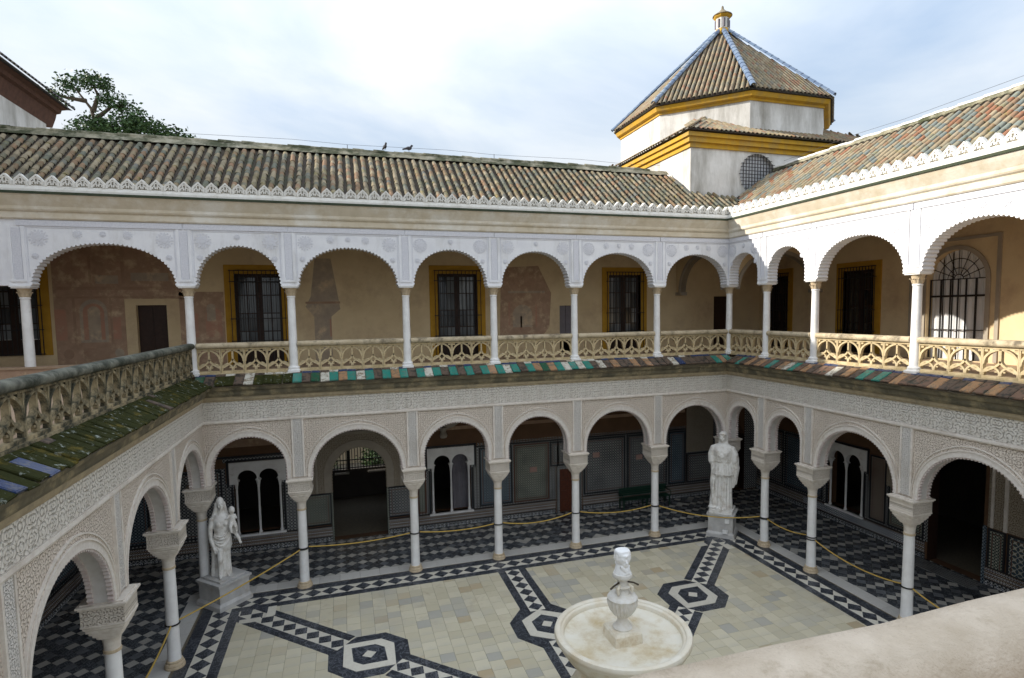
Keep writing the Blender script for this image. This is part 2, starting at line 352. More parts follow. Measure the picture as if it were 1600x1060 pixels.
def dup(root, loc, rz, label, group=None):
    r = root.copy(); COL.objects.link(r); r.location = loc; r.rotation_euler = (0, 0, rz); r['label'] = label
    if group: r['group'] = group
    for ch in root.children:
        c = ch.copy(); COL.objects.link(c); c.parent = r
        for g in ch.children:
            d = g.copy(); COL.objects.link(d); d.parent = c
    return r
def remesh(mb, name, mat, voxel, parent=None, smooth_it=2):
    me = mb.mesh(name+'_src', mat); o = bpy.data.objects.new(name+'_src', me); COL.objects.link(o)
    md = o.modifiers.new('r', 'REMESH'); md.mode = 'VOXEL'; md.voxel_size = voxel
    if smooth_it: ms = o.modifiers.new('s', 'SMOOTH'); ms.factor = .5; ms.iterations = smooth_it
    dg = bpy.context.evaluated_depsgraph_get(); dg.update()
    me2 = bpy.data.meshes.new_from_object(o.evaluated_get(dg)); me2.name = name
    bpy.data.objects.remove(o); bpy.data.meshes.remove(me)
    if not me2.materials: me2.materials.append(MATS[mat])
    me2.polygons.foreach_set('use_smooth', [True]*len(me2.polygons))
    return link(name, me2, parent)

def arch(a, h, n=24, p=1.0):            # points of an arch from (-a,0) over (0,h) to (a,0); stilted when tall, flattened when wide
    st = max(0, h-a); rr = h-st; out = [(-a, 0)]
    for i in range(n+1):
        t = PI*i/n; out.append((-a*math.copysign(abs(math.cos(t))**p, math.cos(t)), st+rr*abs(math.sin(t))**p))
    out.append((a, 0)); return out if st > .01 else out[1:-1]
def resample(pts, step):
    d = [0]
    for a, b in zip(pts, pts[1:]): d.append(d[-1]+math.dist(a, b))
    n = max(2, round(d[-1]/step)); out = []; j = 0
    for i in range(n+1):
        t = d[-1]*i/n
        while j < len(d)-2 and d[j+1] < t: j += 1
        q = (t-d[j])/max(1e-9, d[j+1]-d[j]); a, b = pts[j], pts[j+1]
        out.append((a[0]+(b[0]-a[0])*q, a[1]+(b[1]-a[1])*q))
    return out
def toothed(pts, pitch, depth):         # a scalloped version of an arch curve, lobes turned into the opening
    P = resample(pts, pitch/4); out = []
    for i, p in enumerate(P):
        a, b = P[max(0, i-1)], P[min(len(P)-1, i+1)]; t = (b[0]-a[0], b[1]-a[1]); l = math.hypot(*t) or 1
        k = abs(math.sin(PI*i/4))*depth
        out.append((p[0]+t[1]/l*k, p[1]-t[0]/l*k))
    return out
def wall_holes(mb, u0, u1, z0, z1, y0, y1, holes):         # a wall with rectangular or arched openings; holes: (u0,u1,z0,z1,rise)
    us = sorted({u0, u1, *[h[0] for h in holes], *[h[1] for h in holes]}); zs = sorted({z0, z1, *[h[2] for h in holes], *[h[3] for h in holes]})
    for a, b in zip(us, us[1:]):
        for c, d in zip(zs, zs[1:]):
            m_, n_ = (a+b)/2, (c+d)/2
            if any(h[0] < m_ < h[1] and h[2] < n_ < h[3] for h in holes): continue
            for y in (y0, y1): mb.quad((a, y, c), (b, y, c), (b, y, d), (a, y, d))
    for h in holes:
        a, b, c, d = h[:4]; ri = h[4] if len(h) > 4 else 0
        for p, q in (((a, c), (b, c)), ((b, c), (b, d)), ((b, d), (a, d)), ((a, d), (a, c))):
            mb.quad((p[0], y0, p[1]), (q[0], y0, q[1]), (q[0], y1, q[1]), (p[0], y1, p[1]))
        if ri:
            m_ = (a+b)/2; P = [(m_+x, d-ri+z) for x, z in arch((b-a)/2, ri, 20)]
            mb.prism([(a, d)]+P[1:-1 if ri > 0 else None]+[(b, d)] if False else [(a, d-.0005)]+P+[(b, d-.0005)], y0+.003, y1-.003)
def profile(mb, prof, u0, u1):          # (y,z) outline run along u
    n = len(prof); mb.add([(u0, y, z) for y, z in prof]+[(u1, y, z) for y, z in prof],
        [tuple(range(n)), tuple(range(2*n-1, n-1, -1))]+[(i, (i+1) % n, (i+1) % n+n, i+n) for i in range(n)])

# ------------------------------------------------------------------ the place
W = 20.0; D = 19.42
BL = [0, 3.02, 6.775, 9.884, 13.017, 16.515, 20.0]          # far arcade, lower columns
BU = [-4.24, 0, 2.986, 6.703, 9.852, 13.024, 16.585, 20.0]  # far arcade, upper columns
RL = [0, 2.334, 4.725, 8.381, 12.0, 15.7]                   # right arcade (distance from the corner)
RU = [0, 2.26, 4.65, 8.349, 12.0, 15.7]
LL = [0, 3.72, 7.62, 11.5, 15.4]                            # left arcade
H1, HF, H3 = 3.86, 7.42, 10.25                              # lower impost top, upper floor, upper impost
GY, GX, GL = 3.9, 4.7, 4.4                                  # gallery depths: far, right, left

# --- ground and floors
g = MB(); g.quad((-900, -900, -.12), (900, -900, -.12), (900, 900, -.12), (-900, 900, -.12)); g.build('ground', 'earth', kind='structure')
g = MB(); g.box(-.05, W+.05, -D, .05, -.1, 0); court = g.build('court_floor', 'mortar', kind='structure')

def laid(name, parent, mat, polys, z0, z1, limit=300, shrink=.005):
    """polys: list of (x,y) outlines; those that show largest become parts of their own, the rest one joined part"""
    items = []
    for p in polys:
        cx = sum(q[0] for q in p)/len(p); cy = sum(q[1] for q in p)/len(p); items.append((rank((cx, cy, z1)), cx, cy, p))
    items.sort(key=lambda t: -t[0]); rest = MB(); cache = {}
    for i, (rk, cx, cy, p) in enumerate(items):
        q = []
        for x, y in p:
            d = math.hypot(x-cx, y-cy); k = max(0, 1-shrink/d); q.append(((x-cx)*k, (y-cy)*k))
        dz = random.uniform(-.0012, .0012) if shrink else random.uniform(-.0004, .0004)
        if i < limit and rk > 0:
            key = (mat, tuple((round(a, 3), round(b, 3)) for a, b in q))
            if key not in cache:
                mb = MB(); mb.slab(q, z0, z1); cache[key] = mb.mesh(name, mat)
            link(name, cache[key], parent, loc=(cx, cy, dz))
        else: rest.slab([(a+cx, b+cy) for a, b in q], z0+dz, z1+dz)
    if rest.v: rest.build(name, mat, parent, kind='stuff')
def clip(poly, a, b, c):            # keep a*x+b*y<=c
    out = []
    for i, p in enumerate(poly):
        q = poly[(i+1) % len(poly)]; dp = a*p[0]+b*p[1]-c; dq = a*q[0]+b*q[1]-c
        if dp <= 0: out.append(p)
        if dp*dq < 0: t = dp/(dp-dq); out.append((p[0]+(q[0]-p[0])*t, p[1]+(q[1]-p[1])*t))
    return out
def rclip(poly, x0, x1, y0, y1):
    for a, b, c in ((1, 0, x1), (-1, 0, -x0), (0, 1, y1), (0, -1, -y0)):
        poly = clip(poly, a, b, c)
        if len(poly) < 3: return None
    return poly
# cream field
T = []; x = 1.17; k = 0
while x < W-1.17:
    wd = .4; y = -1.17-random.uniform(0, .4)+.4
    while y > -D:
        ln = random.choice((.4, .4, .42, .36, .46)); p = rclip([(x, y-ln), (x+wd, y-ln), (x+wd, y), (x, y)], 1.17, W-1.17, -D, -1.17)
        if p: T.append(p)
        y -= ln
    x += wd
laid('marble_tile', court, 'cream_tile', T, 0, .02)
# the border: dark band, lozenge band, dark band, round three sides
def border_side(f):
    dk = []; dia = []; wh = []; Ln = W if f == 0 else D
    mp_ = {0: lambda u, d: (u, -d), 1: lambda u, d: (W-d, -u), 2: lambda u, d: (d, -u)}[f]
    for d0, d1 in ((.04, .37), (.9, 1.17)):
        a = d0; e = Ln-d0 if f == 0 else Ln
        n = int((e-a)/1.1)
        for i in range(n):
            p = [(a+(e-a)*i/n, d0), (a+(e-a)*(i+1)/n, d0), (a+(e-a)*(i+1)/n, d1), (a+(e-a)*i/n, d1)]
            if f == 0: p = clip(clip(p, -1, 1, 0), 1, 1, W)
            else: p = clip(p, -1, 1, 0)
            if len(p) > 2: dk.append([mp_(*q) for q in p])
    a = .37; e = Ln-.37 if f == 0 else Ln; n = round((e-a)/.54); s = (e-a)/n
    for i in range(n):
        c = a+s*(i+.5); m_ = .635
        if f and i == 0: continue
        dia.append([mp_(*q) for q in ((c-s/2+.004, m_), (c, .378), (c+s/2-.004, m_), (c, .892))])
    wh.append([mp_(*q) for q in ((.37, .37), (e, .37), (e, .9), (.37 if f == 0 else .9, .9))])
    return dk, dia, wh
DK = []; DI = []; WH = []
for f in (0, 1, 2):
    a, b, c = border_side(f); DK += a; DI += b; WH += c
laid('inlay_ground', court, 'inlay_white', WH, 0, .021, shrink=0)
# the arms: diagonal and axial ribbons with a medallion on each
def ribbon(c, t, s0, s1, half=.51, dkw=.26):
    n_ = (-t[1], t[0]); P = lambda s, o: (c[0]+t[0]*s+n_[0]*o, c[1]+t[1]*s+n_[1]*o)
    dk = [[P(s0, half), P(s1, half), P(s1, half-dkw), P(s0, half-dkw)], [P(s0, -half), P(s1, -half), P(s1, -half+dkw), P(s0, -half+dkw)]]
    wh = [[P(s0, half-dkw), P(s1, half-dkw), P(s1, -half+dkw), P(s0, -half+dkw)]]
    iw = half-dkw; n = max(1, round((s1-s0)/(2*iw*.96))); s = (s1-s0)/n
    di = [[P(s0+s*i+.005, 0), P(s0+s*(i+.5), iw-.01), P(s0+s*(i+1)-.005, 0), P(s0+s*(i+.5), -iw+.01)] for i in range(n)]
    return dk, wh, di
adk = []; awh = []; adi = []; med = []; ring = []; dot = []
CEN = (10.05, -9.75); q = math.sqrt(.5)
for (mx_, my_), t in (((15.12, -4.87), (q, q)), ((4.95, -4.87), (-q, q)), ((10.05, -5.0), (0, 1)), ((5.0, -14.6), (-q, -q)), ((15.1, -14.6), (q, -q))):
    diag = abs(t[0]) > .1
    s_end = ((W-mx_ if t[0] > 0 else mx_)-1.17)/q-.05 if diag and t[1] > 0 else ((-1.17-my_) if not diag else 5.6)
    dcen = math.dist((mx_, my_), CEN)
    tip = .94 if diag else .86; edge = 1.0 if diag else 1.1
    for s0, s1, w0, w1 in ((edge, s_end, tip, s_end), (-dcen+1.0, -edge, -dcen+1.0, -tip)):
        a, b, c = ribbon((mx_, my_), t, s0, s1); adk += a; a, b, c = ribbon((mx_, my_), t, w0, w1); awh += b; adi += c
    sx = 1 if t[0] >= 0 else -1; sy = 1 if t[1] >= 0 else -1
    if diag:
        O = [(.33, 1.0), (-.5, 1.0), (-1.07, .42), (-1.07, -.36), (-.33, -1.0), (.5, -1.0), (1.07, -.42), (1.07, .36)]
        Q2 = [(-.69, .35), (-.36, .68), (.66, .68), (.69, -.35), (.36, -.68), (-.66, -.68)]; Q3 = [(-.42, .22), (-.18, .44), (.46, .44), (.42, -.22), (.18, -.44), (-.46, -.44)]
    else:
        O = [(.5, 1.12), (1.04, .42), (1.04, -.42), (.5, -1.12), (-.5, -1.12), (-1.04, -.42), (-1.04, .42), (-.5, 1.12)]
        Q2 = [(0, .87), (.66, .42), (.66, -.42), (0, -.87), (-.66, -.42), (-.66, .42)]; Q3 = [(0, .56), (.4, .26), (.4, -.26), (0, -.56), (-.4, -.26), (-.4, .26)]
    def place_poly(P): 
        P = [(mx_+sx*a, my_+sy*b) for a, b in P]; return P if sx*sy > 0 else P[::-1]
    med.append(place_poly(O)); ring.append(place_poly(Q2)); dot.append(place_poly(Q3))
    adi.append([(mx_+.19*math.cos(v), my_+.19*math.sin(v)) for v in (.2, .2+PI/2, .2+PI, .2+3*PI/2)])
white_dots = [adi[i] for i in range(len(adi)) if False]
# sort lozenges: the small medallion centres are white
cent = [p for p in adi if abs(math.dist(p[0], p[2])-.38) < .005 and abs(math.dist(p[1], p[3])-.38) < .005]; adi = [p for p in adi if p not in cent]
def split_long(P):
    out = []
    for p in P:
        l = math.dist(p[0], p[1]); n = max(1, int(l/.95))
        for i in range(n):
            f0, f1 = i/n, (i+1)/n; lp = lambda a, b, f: (a[0]+(b[0]-a[0])*f, a[1]+(b[1]-a[1])*f)
            out.append([lp(p[0], p[1], f0), lp(p[0], p[1], f1), lp(p[3], p[2], f1), lp(p[3], p[2], f0)])
    return out
laid('medallion', court, 'dark_marble', med, 0, .0215, shrink=0)
laid('inlay_strip', court, 'inlay_white', awh, 0, .0245, shrink=0)
laid('inlay_band', court, 'dark_marble', DK+split_long(adk), 0, .025)
laid('inlay_lozenge', court, 'dark_marble', DI+adi, 0, .0295)
laid('medallion_ring', court, 'inlay_white', ring, 0, .0375, shrink=0)
laid('medallion_core', court, 'dark_marble', dot, 0, .0415, shrink=0)
laid('medallion_heart', court, 'inlay_white', cent, 0, .0455, shrink=0)
# little white rectangles in the corners by the statues
laid('inlay_rectangle', court, 'inlay_white', [[(17.55, -1.3), (17.95, -1.3), (17.95, -1.62), (17.55, -1.62)], [(18.45, -1.75), (18.75, -1.75), (18.75, -2.2), (18.45, -2.2)], [(2.0, -1.15), (2.25, -1.15), (2.25, -1.75), (2.0, -1.75)], [(1.25, -1.75), (1.85, -1.75), (1.85, -1.98), (1.25, -1.98)]], .02, .0335, shrink=0)

# gallery floors with their pattern of turned squares, and the kerb of white slabs under the columns
gf = MB(); gf.box(-GL-.3, W+GX+.4, .05, GY+6.2, -.1, -.001); gf.box(W+.05, W+GX+6, -D, .05, -.1, -.001); gf.box(-GL-.2, -.05, -D, .05, -.1, -.001)
gfl = gf.build('gallery_floor', 'mortar', kind='structure')
KS = []
for i in range(31): KS.append([(-.6+i*.68, .05), (-.6+(i+1)*.68, .05), (-.6+(i+1)*.68, .55), (-.6+i*.68, .55)])
for i in range(28):
    KS.append([(W+.05, .02-i*.68), (W+.55, .02-i*.68), (W+.55, .02-(i+1)*.68), (W+.05, .02-(i+1)*.68)])
    KS.append([(-.05, .02-i*.68), (-.55, .02-i*.68), (-.55, .02-(i+1)*.68), (-.05, .02-(i+1)*.68)])
laid('kerb_slab', gfl, 'kerb_marble', KS, 0, .022, limit=100)
PAT = ['WDGDWD', 'DDDWDG', 'GDWDDW', 'DWDGDD', 'WDDDGD', 'DGDWDD']
tiles = {'W': [], 'D': [], 'G': []}; st = .27
regs = ((-GL, W+GX, .55, GY), (W+.55, W+GX, -D, .55), (-GL, -.55, -D, .55))
P4 = ['WDGD', 'DDDW', 'GDWD', 'DWDD']
for i in range(-110, 160):
    for j in range(-110, 160):
        u, v = i*st, j*st; cx, cy = (u-v)*q, (u+v)*q-4
        if not (-6 < cx < W+6 and -D-1 < cy < 5): continue
        p = [(cx, cy-st*q), (cx+st*q, cy), (cx, cy+st*q), (cx-st*q, cy)]
        for r_ in regs:
            pp = rclip(p, *r_)
            if pp and len(pp) > 2:
                ch = P4[i % 4][j % 4]
                if random.random() < .05: ch = random.choice('WDG')
                tiles[ch].append(pp)
laid('floor_tile', gfl, 'floor_white', tiles['W'], 0, .02, limit=100)
laid('floor_tile', gfl, 'grey_marble', tiles['G'], 0, .02, limit=80)
laid('floor_tile', gfl, 'floor_dark', tiles['D'], 0, .02, limit=110)
thr = MB(); thr.box(W+GX-.85, W+GX-.1, -7.4, -5.1, .02, .026); thr.build('threshold_band', 'tile_grey', gfl)

# upper gallery floors (and ceilings of the lower galleries)
uf = MB(); uf.box(-7.2, W+GX+.3, .26, GY+.1, 6.72, HF-.03); uf.box(W+.26, W+GX+.3, -D-2, .25, 6.72, HF-.033); uf.build('upper_floor', 'terracotta_floor', kind='structure')
tf = MB(); tf.box(-7.25, -.26, -D-2, .25, 6.72, HF-.036); tf.build('terrace_floor', 'terracotta_floor', kind='structure')
nf = MB(); nf.box(-.26, W+.26, -D-4, -D-.3, 6.72, HF-.04); nf.build('near_gallery_floor', 'terracotta_floor', kind='structure')
cl = MB(); cl.box(-7.2, W+GX, .25, GY+.1, 12.1, 12.3); cl.box(W+.25, W+GX, -D-2, .24, 12.103, 12.3); ceil = cl.build('ceiling', 'ceiling_wood', kind='structure')
cb = MB(); cb.box(-.05, .05, .27, GY, 11.98, 12.1); cbm = cb.mesh('ceiling_beam', 'ceiling_wood')
for i in range(60): link('ceiling_beam', cbm, ceil, loc=(-6.8+i*.52, 0, 0))

# ------------------------------------------------------------------ arcades
ROOTS = {}
def side(name, label, cat, s, dz=0):
    o = {'far': ((0, 0, dz), 0), 'right': ((W, 0, dz), -PI/2), 'left': ((0, 0, dz), PI/2)}[s]
    return thing(name, label, cat, o[0], o[1])
# shared meshes
mbm = MB(); Q = [(-.178, 0), (.178, 0), (.178, .12), (.14, .17), (0, .33), (-.14, .17), (-.178, .12)]
mbm.prism(Q, .055, .14)
mbm.tube([(-.15, .015, .0), (-.15, .015, .12), (-.115, .015, .17), (0, .015, .29), (.115, .015, .17), (.15, .015, .12), (.15, .015, 0)], .03, 4, flat=.05)
for k in ((-.062, .075, .042), (.062, .075, .042), (0, .165, .05)):
    mbm.tube([(k[0]+k[2]*math.cos(t), .018, k[1]+k[2]*math.sin(t)) for t in [-.8+(PI+1.6)*i/6 for i in range(7)]], .019, 4, flat=.045)
MERLON = mbm.mesh('merlon', 'parapet_plaster')
def rosette(r, n):
    mb = MB(); P = []
    for i in range(n*2): t = PI*i/n; rr = r*(1 if i % 2 == 0 else .55); P.append((rr*math.cos(t), rr*math.sin(t)))
    mb.prism(P, -.014, .001)
    mb.prism([(r*.35*math.cos(t), r*.35*math.sin(t)) for t in [2*PI*i/10 for i in range(10)]], -.024, -.013)
    for i in range(n):
        t = PI*(2*i+1)/n; c_ = (r*.86*math.cos(t), r*.86*math.sin(t)); mb.prism([(c_[0]+r*.12*math.cos(a), c_[1]+r*.12*math.sin(a)) for a in [2*PI*k/6 for k in range(6)]], -.012, .001)
    return mb.mesh('rosette', 'grey_relief')
ROS = [rosette(.25, 8), rosette(.25, 12), rosette(.13, 6), rosette(.09, 8)]
def upper_arcade(s, cols, u0, u1, label, dz, label_c):
    root = side('arcade_wall', label, 'arcade', s, dz); ROOTS[s+'_upper'] = root
    wall = MB(); P = .25
    for c0, c1 in zip(cols, cols[1:]):
        m_ = (c0+c1)/2; a = (c1-c0)/2-P
        A = [(m_+x, H3+z) for x, z in toothed(arch(a, 1.27, 40, .96), .12, .05)]
        poly = [(c0, H3)]+A+[(c1, H3), (c1, 12.14), (c0, 12.14)]
        wall.add([(x, -.22, z) for x, z in poly], [tuple(range(len(poly)))]); wall.add([(x, .22, z) for x, z in poly], [tuple(range(len(poly)))])
        B = [(c0, H3)]+A+[(c1, H3)]
        for p, q_ in zip(B, B[1:]): wall.quad((p[0], -.22, p[1]), (q_[0], -.22, q_[1]), (q_[0], .22, q_[1]), (p[0], .22, p[1]))
    for a, b in ((u0, cols[0]), (cols[-1], u1)):
        if b-a > .01: wall.box(a, b, -.22, .22, H3, 12.14)
    wall.build('wall', 'white_stucco', root)
    for i, c in enumerate(cols):
        hw = .2
        if c+hw > u1 or c-hw < u0: 
            continue
        mb = MB(); mb.box(c-hw, c-.12, -.25, -.22, 10.42, 11.95); mb.box(c+.12, c+hw, -.25, -.22, 10.42, 11.95); mb.box(c-hw, c+hw, -.25, -.22, 10.36, 10.42)
        p_ = mb.build('pilaster_strip', 'white_stucco', root)
        mb = MB(); mb.box(c-.1, c+.1, -.236, -.22, 10.45, 11.9); mb.build('relief_panel', 'strip_relief', p_)
    for c0, c1 in zip(cols, cols[1:]):
        mb = MB(); mb.box(c0+.02, c1-.02, -.255, -.22, 11.96, 12.12); mb.build('frieze_band', 'strip_relief', root)
        mb = MB()
        for e in (c0+.24, c1-.265): mb.box(e, e+.025, -.232, -.22, 10.5, 11.93)
        mb.box(c0+.24, c1-.24, -.233, -.22, 11.905, 11.93); mb.build('panel_edge', 'grey_relief', root)
        b = (c1-c0); k = random.choice((0, 1))
        for e, r_, z in ((.52, k, 11.62), (b-.52, k, 11.62), (.42, 3, 11.1), (b-.42, 3, 11.1), (b*.5, 3, 11.76), (b*.35, 2, 11.74), (b*.65, 2, 11.74)):
            if b < 3.3 and r_ == 2: continue
            if b < 2.6 and r_ < 2: e = .46 if e < b/2 else b-.46
            link('rosette', ROS[r_], root, loc=(c0+e, -.221, z), rot=(0, random.uniform(0, 1), 0))
    e0, e1 = u0, u1
    mb = MB(); profile(mb, [(-.2, 12.141), (-.27, 12.141), (-.3, 12.18), (-.3, 12.34), (-.35, 12.38), (-.37, 12.42), (-.37, 12.5), (-.4, 12.56), (-.47, 12.7), (-.52, 12.82), (-.2, 12.82)], e0, e1); mb.build('cornice', 'beige_cornice', root)
    mb = MB(); profile(mb, [(-.2, 12.822), (-.56, 12.822), (-.56, 12.89), (-.2, 12.89)], e0, e1); mb.build('gutter_line', 'gutter_line', root)
    mb = MB(); profile(mb, [(-.2, 12.893), (-.5, 12.893), (-.5, 12.96), (-.46, 13.06), (-.2, 13.06)], e0, e1); mb.build('parapet', 'parapet_plaster', root)
    n = int((e1-e0-.2)/.372)
    lo = .45 if s != 'far' else 0
    for i in range(n):
        uu = e0+.1+.186+i*.372
        if s == 'right' and uu < .4: continue
        if s == 'far' and uu > W-.3: continue
        link('merlon', MERLON, root, loc=(uu, -.44+random.uniform(-.004, .004), 13.058+random.uniform(-.008, .004)), rot=(random.uniform(-.02, .02), random.uniform(-.02, .02), 0))
    return root
upper_arcade('far', BU, -7.2, W+.22, 'white stucco arcade of the upper far gallery with round rosettes and a crested parapet', 0, '')
upper_arcade('right', RU, .222, 19.4, 'white stucco arcade of the sunlit upper gallery on the right', .003, '')

def lower_arcade(s, cols, u0, u1, label, dz):
    root = side('arcade_wall', label, 'arcade', s, dz)
    wall = MB(); A_OFF = .37; RISE = 1.52
    for c0, c1 in zip(cols, cols[1:]):
        m_ = (c0+c1)/2; a = (c1-c0)/2-A_OFF; cv = arch(a, RISE, 32, .97)
        A = [(m_+x, H1+z) for x, z in cv]
        poly = [(c0, H1)]+A+[(c1, H1), (c1, 7.0), (c0, 7.0)]
        for y in (-.21, .21): wall.add([(x, y, z) for x, z in poly], [tuple(range(len(poly)))])
        B = [(c0, H1)]+A+[(c1, H1)]
        so_ = MB()
        for p, q_ in zip(B, B[1:]): so_.quad((p[0], -.21, p[1]), (q_[0], -.21, q_[1]), (q_[0], .21, q_[1]), (p[0], .21, p[1]))
        so_.build('soffit', 'soffit_plaster', root)
        # moulded ring round the arch, rising to a slight point
        o1 = resample(cv, .07); n = len(o1)
        ou = []
        for i, (x, z) in enumerate(o1):
            f = z/RISE; t = abs(x)/a; e = .17+.1*f+.05*max(0, 1-t*2.2)
            p0, p1 = o1[max(0, i-1)], o1[min(n-1, i+1)]; tx, tz = p1[0]-p0[0], p1[1]-p0[1]; l = math.hypot(tx, tz)
            ou.append((x-tz/l*e, z+tx/l*e))
        def band(fr0, fr1, y0, y1, mat, nm):
            i0 = [(m_+x+(X-x)*fr0, H1+.003+z+(Z-z)*fr0) for (x, z), (X, Z) in zip(o1, ou)]; i1 = [(m_+x+(X-x)*fr1, H1+.003+z+(Z-z)*fr1) for (x, z), (X, Z) in zip(o1, ou)]
            b = MB()
            for k in range(n-1):
                b.quad((*i0[k], ), ) if False else None
                a0, a1, b0, b1 = i0[k], i0[k+1], i1[k], i1[k+1]
                b.quad((a0[0], y0, a0[1]), (a1[0], y0, a1[1]), (b1[0], y0, b1[1]), (b0[0], y0, b0[1]))
                b.quad((a0[0], y0, a0[1]), (a1[0], y0, a1[1]), (a1[0], y1, a1[1]), (a0[0], y1, a0[1]))
                b.quad((b0[0], y0, b0[1]), (b1[0], y0, b1[1]), (b1[0], y1, b1[1]), (b0[0], y1, b0[1]))
            return b.build(nm, mat, root)
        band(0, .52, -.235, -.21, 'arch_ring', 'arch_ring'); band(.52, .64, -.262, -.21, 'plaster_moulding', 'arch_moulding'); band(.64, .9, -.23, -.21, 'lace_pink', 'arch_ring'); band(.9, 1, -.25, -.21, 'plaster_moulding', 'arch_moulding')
        T_ = toothed([(x, z) for x, z in cv], .095, .05); o2 = resample(cv, .095/4); sc_ = MB()
        for y0, y1 in ((-.215, -.12), (.12, .215)):
            for k in range(len(T_)-1):
                p, q_ = T_[k], T_[k+1]; r_, t_ = o2[min(k, len(o2)-1)], o2[min(k+1, len(o2)-1)]
                g_ = lambda P_, y: (m_+P_[0], y, H1+.002+P_[1])
                sc_.quad(g_(p, y0), g_(q_, y0), g_(q_, y1), g_(p, y1)); sc_.quad(g_(p, y0), g_(q_, y0), g_(t_, y0), g_(r_, y0)); sc_.quad(g_(p, y1), g_(q_, y1), g_(t_, y1), g_(r_, y1))
        sc_.build('scalloped_edge', 'scallop', root)
    if u0 < cols[0]: wall.box(u0, cols[0], -.21, .21, H1, 7.0)
    if u1 > cols[-1]: wall.box(cols[-1], u1, -.21, .21, H1, 7.0)
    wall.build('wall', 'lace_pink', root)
    for i, c in enumerate(cols):
        hw = .19
        if c < u0+.3 or c > u1-.3: continue
        mb = MB(); mb.box(c-hw, c-hw+.05, -.262, -.2, H1+.05, 5.86); mb.box(c+hw-.05, c+hw, -.262, -.2, H1+.05, 5.86); p_ = mb.build('pilaster_strip', 'plaster_moulding', root)
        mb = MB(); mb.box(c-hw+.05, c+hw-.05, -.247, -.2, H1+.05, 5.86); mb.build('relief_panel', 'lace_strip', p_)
    mb = MB(); profile(mb, [(-.2, 5.861), (-.262, 5.861), (-.275, 5.9), (-.262, 5.96), (-.2, 5.96)], u0, u1); mb.build('string_course', 'plaster_moulding', root)
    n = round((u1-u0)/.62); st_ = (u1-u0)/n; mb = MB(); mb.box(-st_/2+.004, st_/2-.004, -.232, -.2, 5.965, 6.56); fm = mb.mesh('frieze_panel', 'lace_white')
    for i in range(n):
        c = u0+st_*(i+.5); o = link('frieze_panel', fm, root, loc=(c, 0, 0))
    mb = MB(); profile(mb, [(-.2, 6.562), (-.27, 6.562), (-.28, 6.6), (-.31, 6.62), (-.33, 6.72), (-.2, 6.72)], u0, u1); mb.build('cornice', 'tan_cornice', root)
    mb = MB(); profile(mb, [(-.2, 6.722), (-.36, 6.722), (-.42, 6.8), (-.44, 6.9), (-.54, 6.96), (-.58, 7.06), (-.2, 7.3)], u0, u1); mb.build('eave_cornice', 'stained_cornice', root)
    return root
lower_arcade('far', BL, -.2, W+.2, 'pale carved plaster arcade of the lower far gallery', 0)
lower_arcade('right', RL, .212, 19.4, 'pale carved plaster arcade of the lower gallery on the right', .003)
lower_arcade('left', [-x for x in LL[::-1]], -19.4, -.212, 'pale carved plaster arcade of the lower gallery on the left, seen steeply', .006)

# ------------------------------------------------------------------ columns
def sqring(h, z, e=4, n=24):
    out = []
    for i in range(n):
        t = 2*PI*i/n; c, s_ = math.cos(t), math.sin(t); k = (abs(c)**e+abs(s_)**e)**(-1/e); out.append((h*k*c, h*k*s_, z))
    return out
def lower_column():
    t = thing('marble_column', '', 'column')
    mb = MB(); mb.lathe([(.245, .02), (.25, .06), (.235, .085), (.225, .09), (.235, .115), (.22, .15), (.185, .165), (.18, .185), (.2, .2), (.195, .22), (.165, .235)], n=24); mb.build('base', 'tan_marble', t, smooth=.7)
    mb = MB(); mb.lathe([(.165, .23), (.158, .3), (.15, 1.3), (.14, 2.7)], n=24); mb.build('shaft', 'column_marble', t, smooth=.7)
    mb = MB(); mb.lathe([(.142, 2.7), (.158, 2.71), (.158, 2.755), (.142, 2.77)], n=24); mb.build('collar', 'tan_marble', t, smooth=.7)
    mb = MB(); R_ = [(.142, 2.76, 2), (.15, 2.92, 2), (.168, 3.0, 2), (.185, 3.045, 2.5)]
    R_ += [(.215, 3.06, 5), (.215, 3.11, 7), (.255, 3.13, 9), (.255, 3.18, 10), (.295, 3.2, 12), (.295, 3.24, 12), (.33, 3.26, 14), (.33, 3.31, 14), (.365, 3.34, 14), (.365, 3.38, 14), (.39, 3.4, 16), (.39, 3.43, 16)]
    mb.loft([sqring(h, z, e, 40) for h, z, e in R_]); mb.build('capital', 'impost_stone', t, smooth=.6)
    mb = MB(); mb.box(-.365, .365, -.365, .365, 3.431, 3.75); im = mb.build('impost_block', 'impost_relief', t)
    mb = MB(); mb.box(-.42, .42, -.42, .42, 3.79, 3.83); mb.box(-.39, .39, -.39, .39, 3.75, 3.79); mb.box(-.36, .36, -.36, .36, 3.83, 3.857); mb.build('impost_cornice', 'impost_stone', im)
    return t
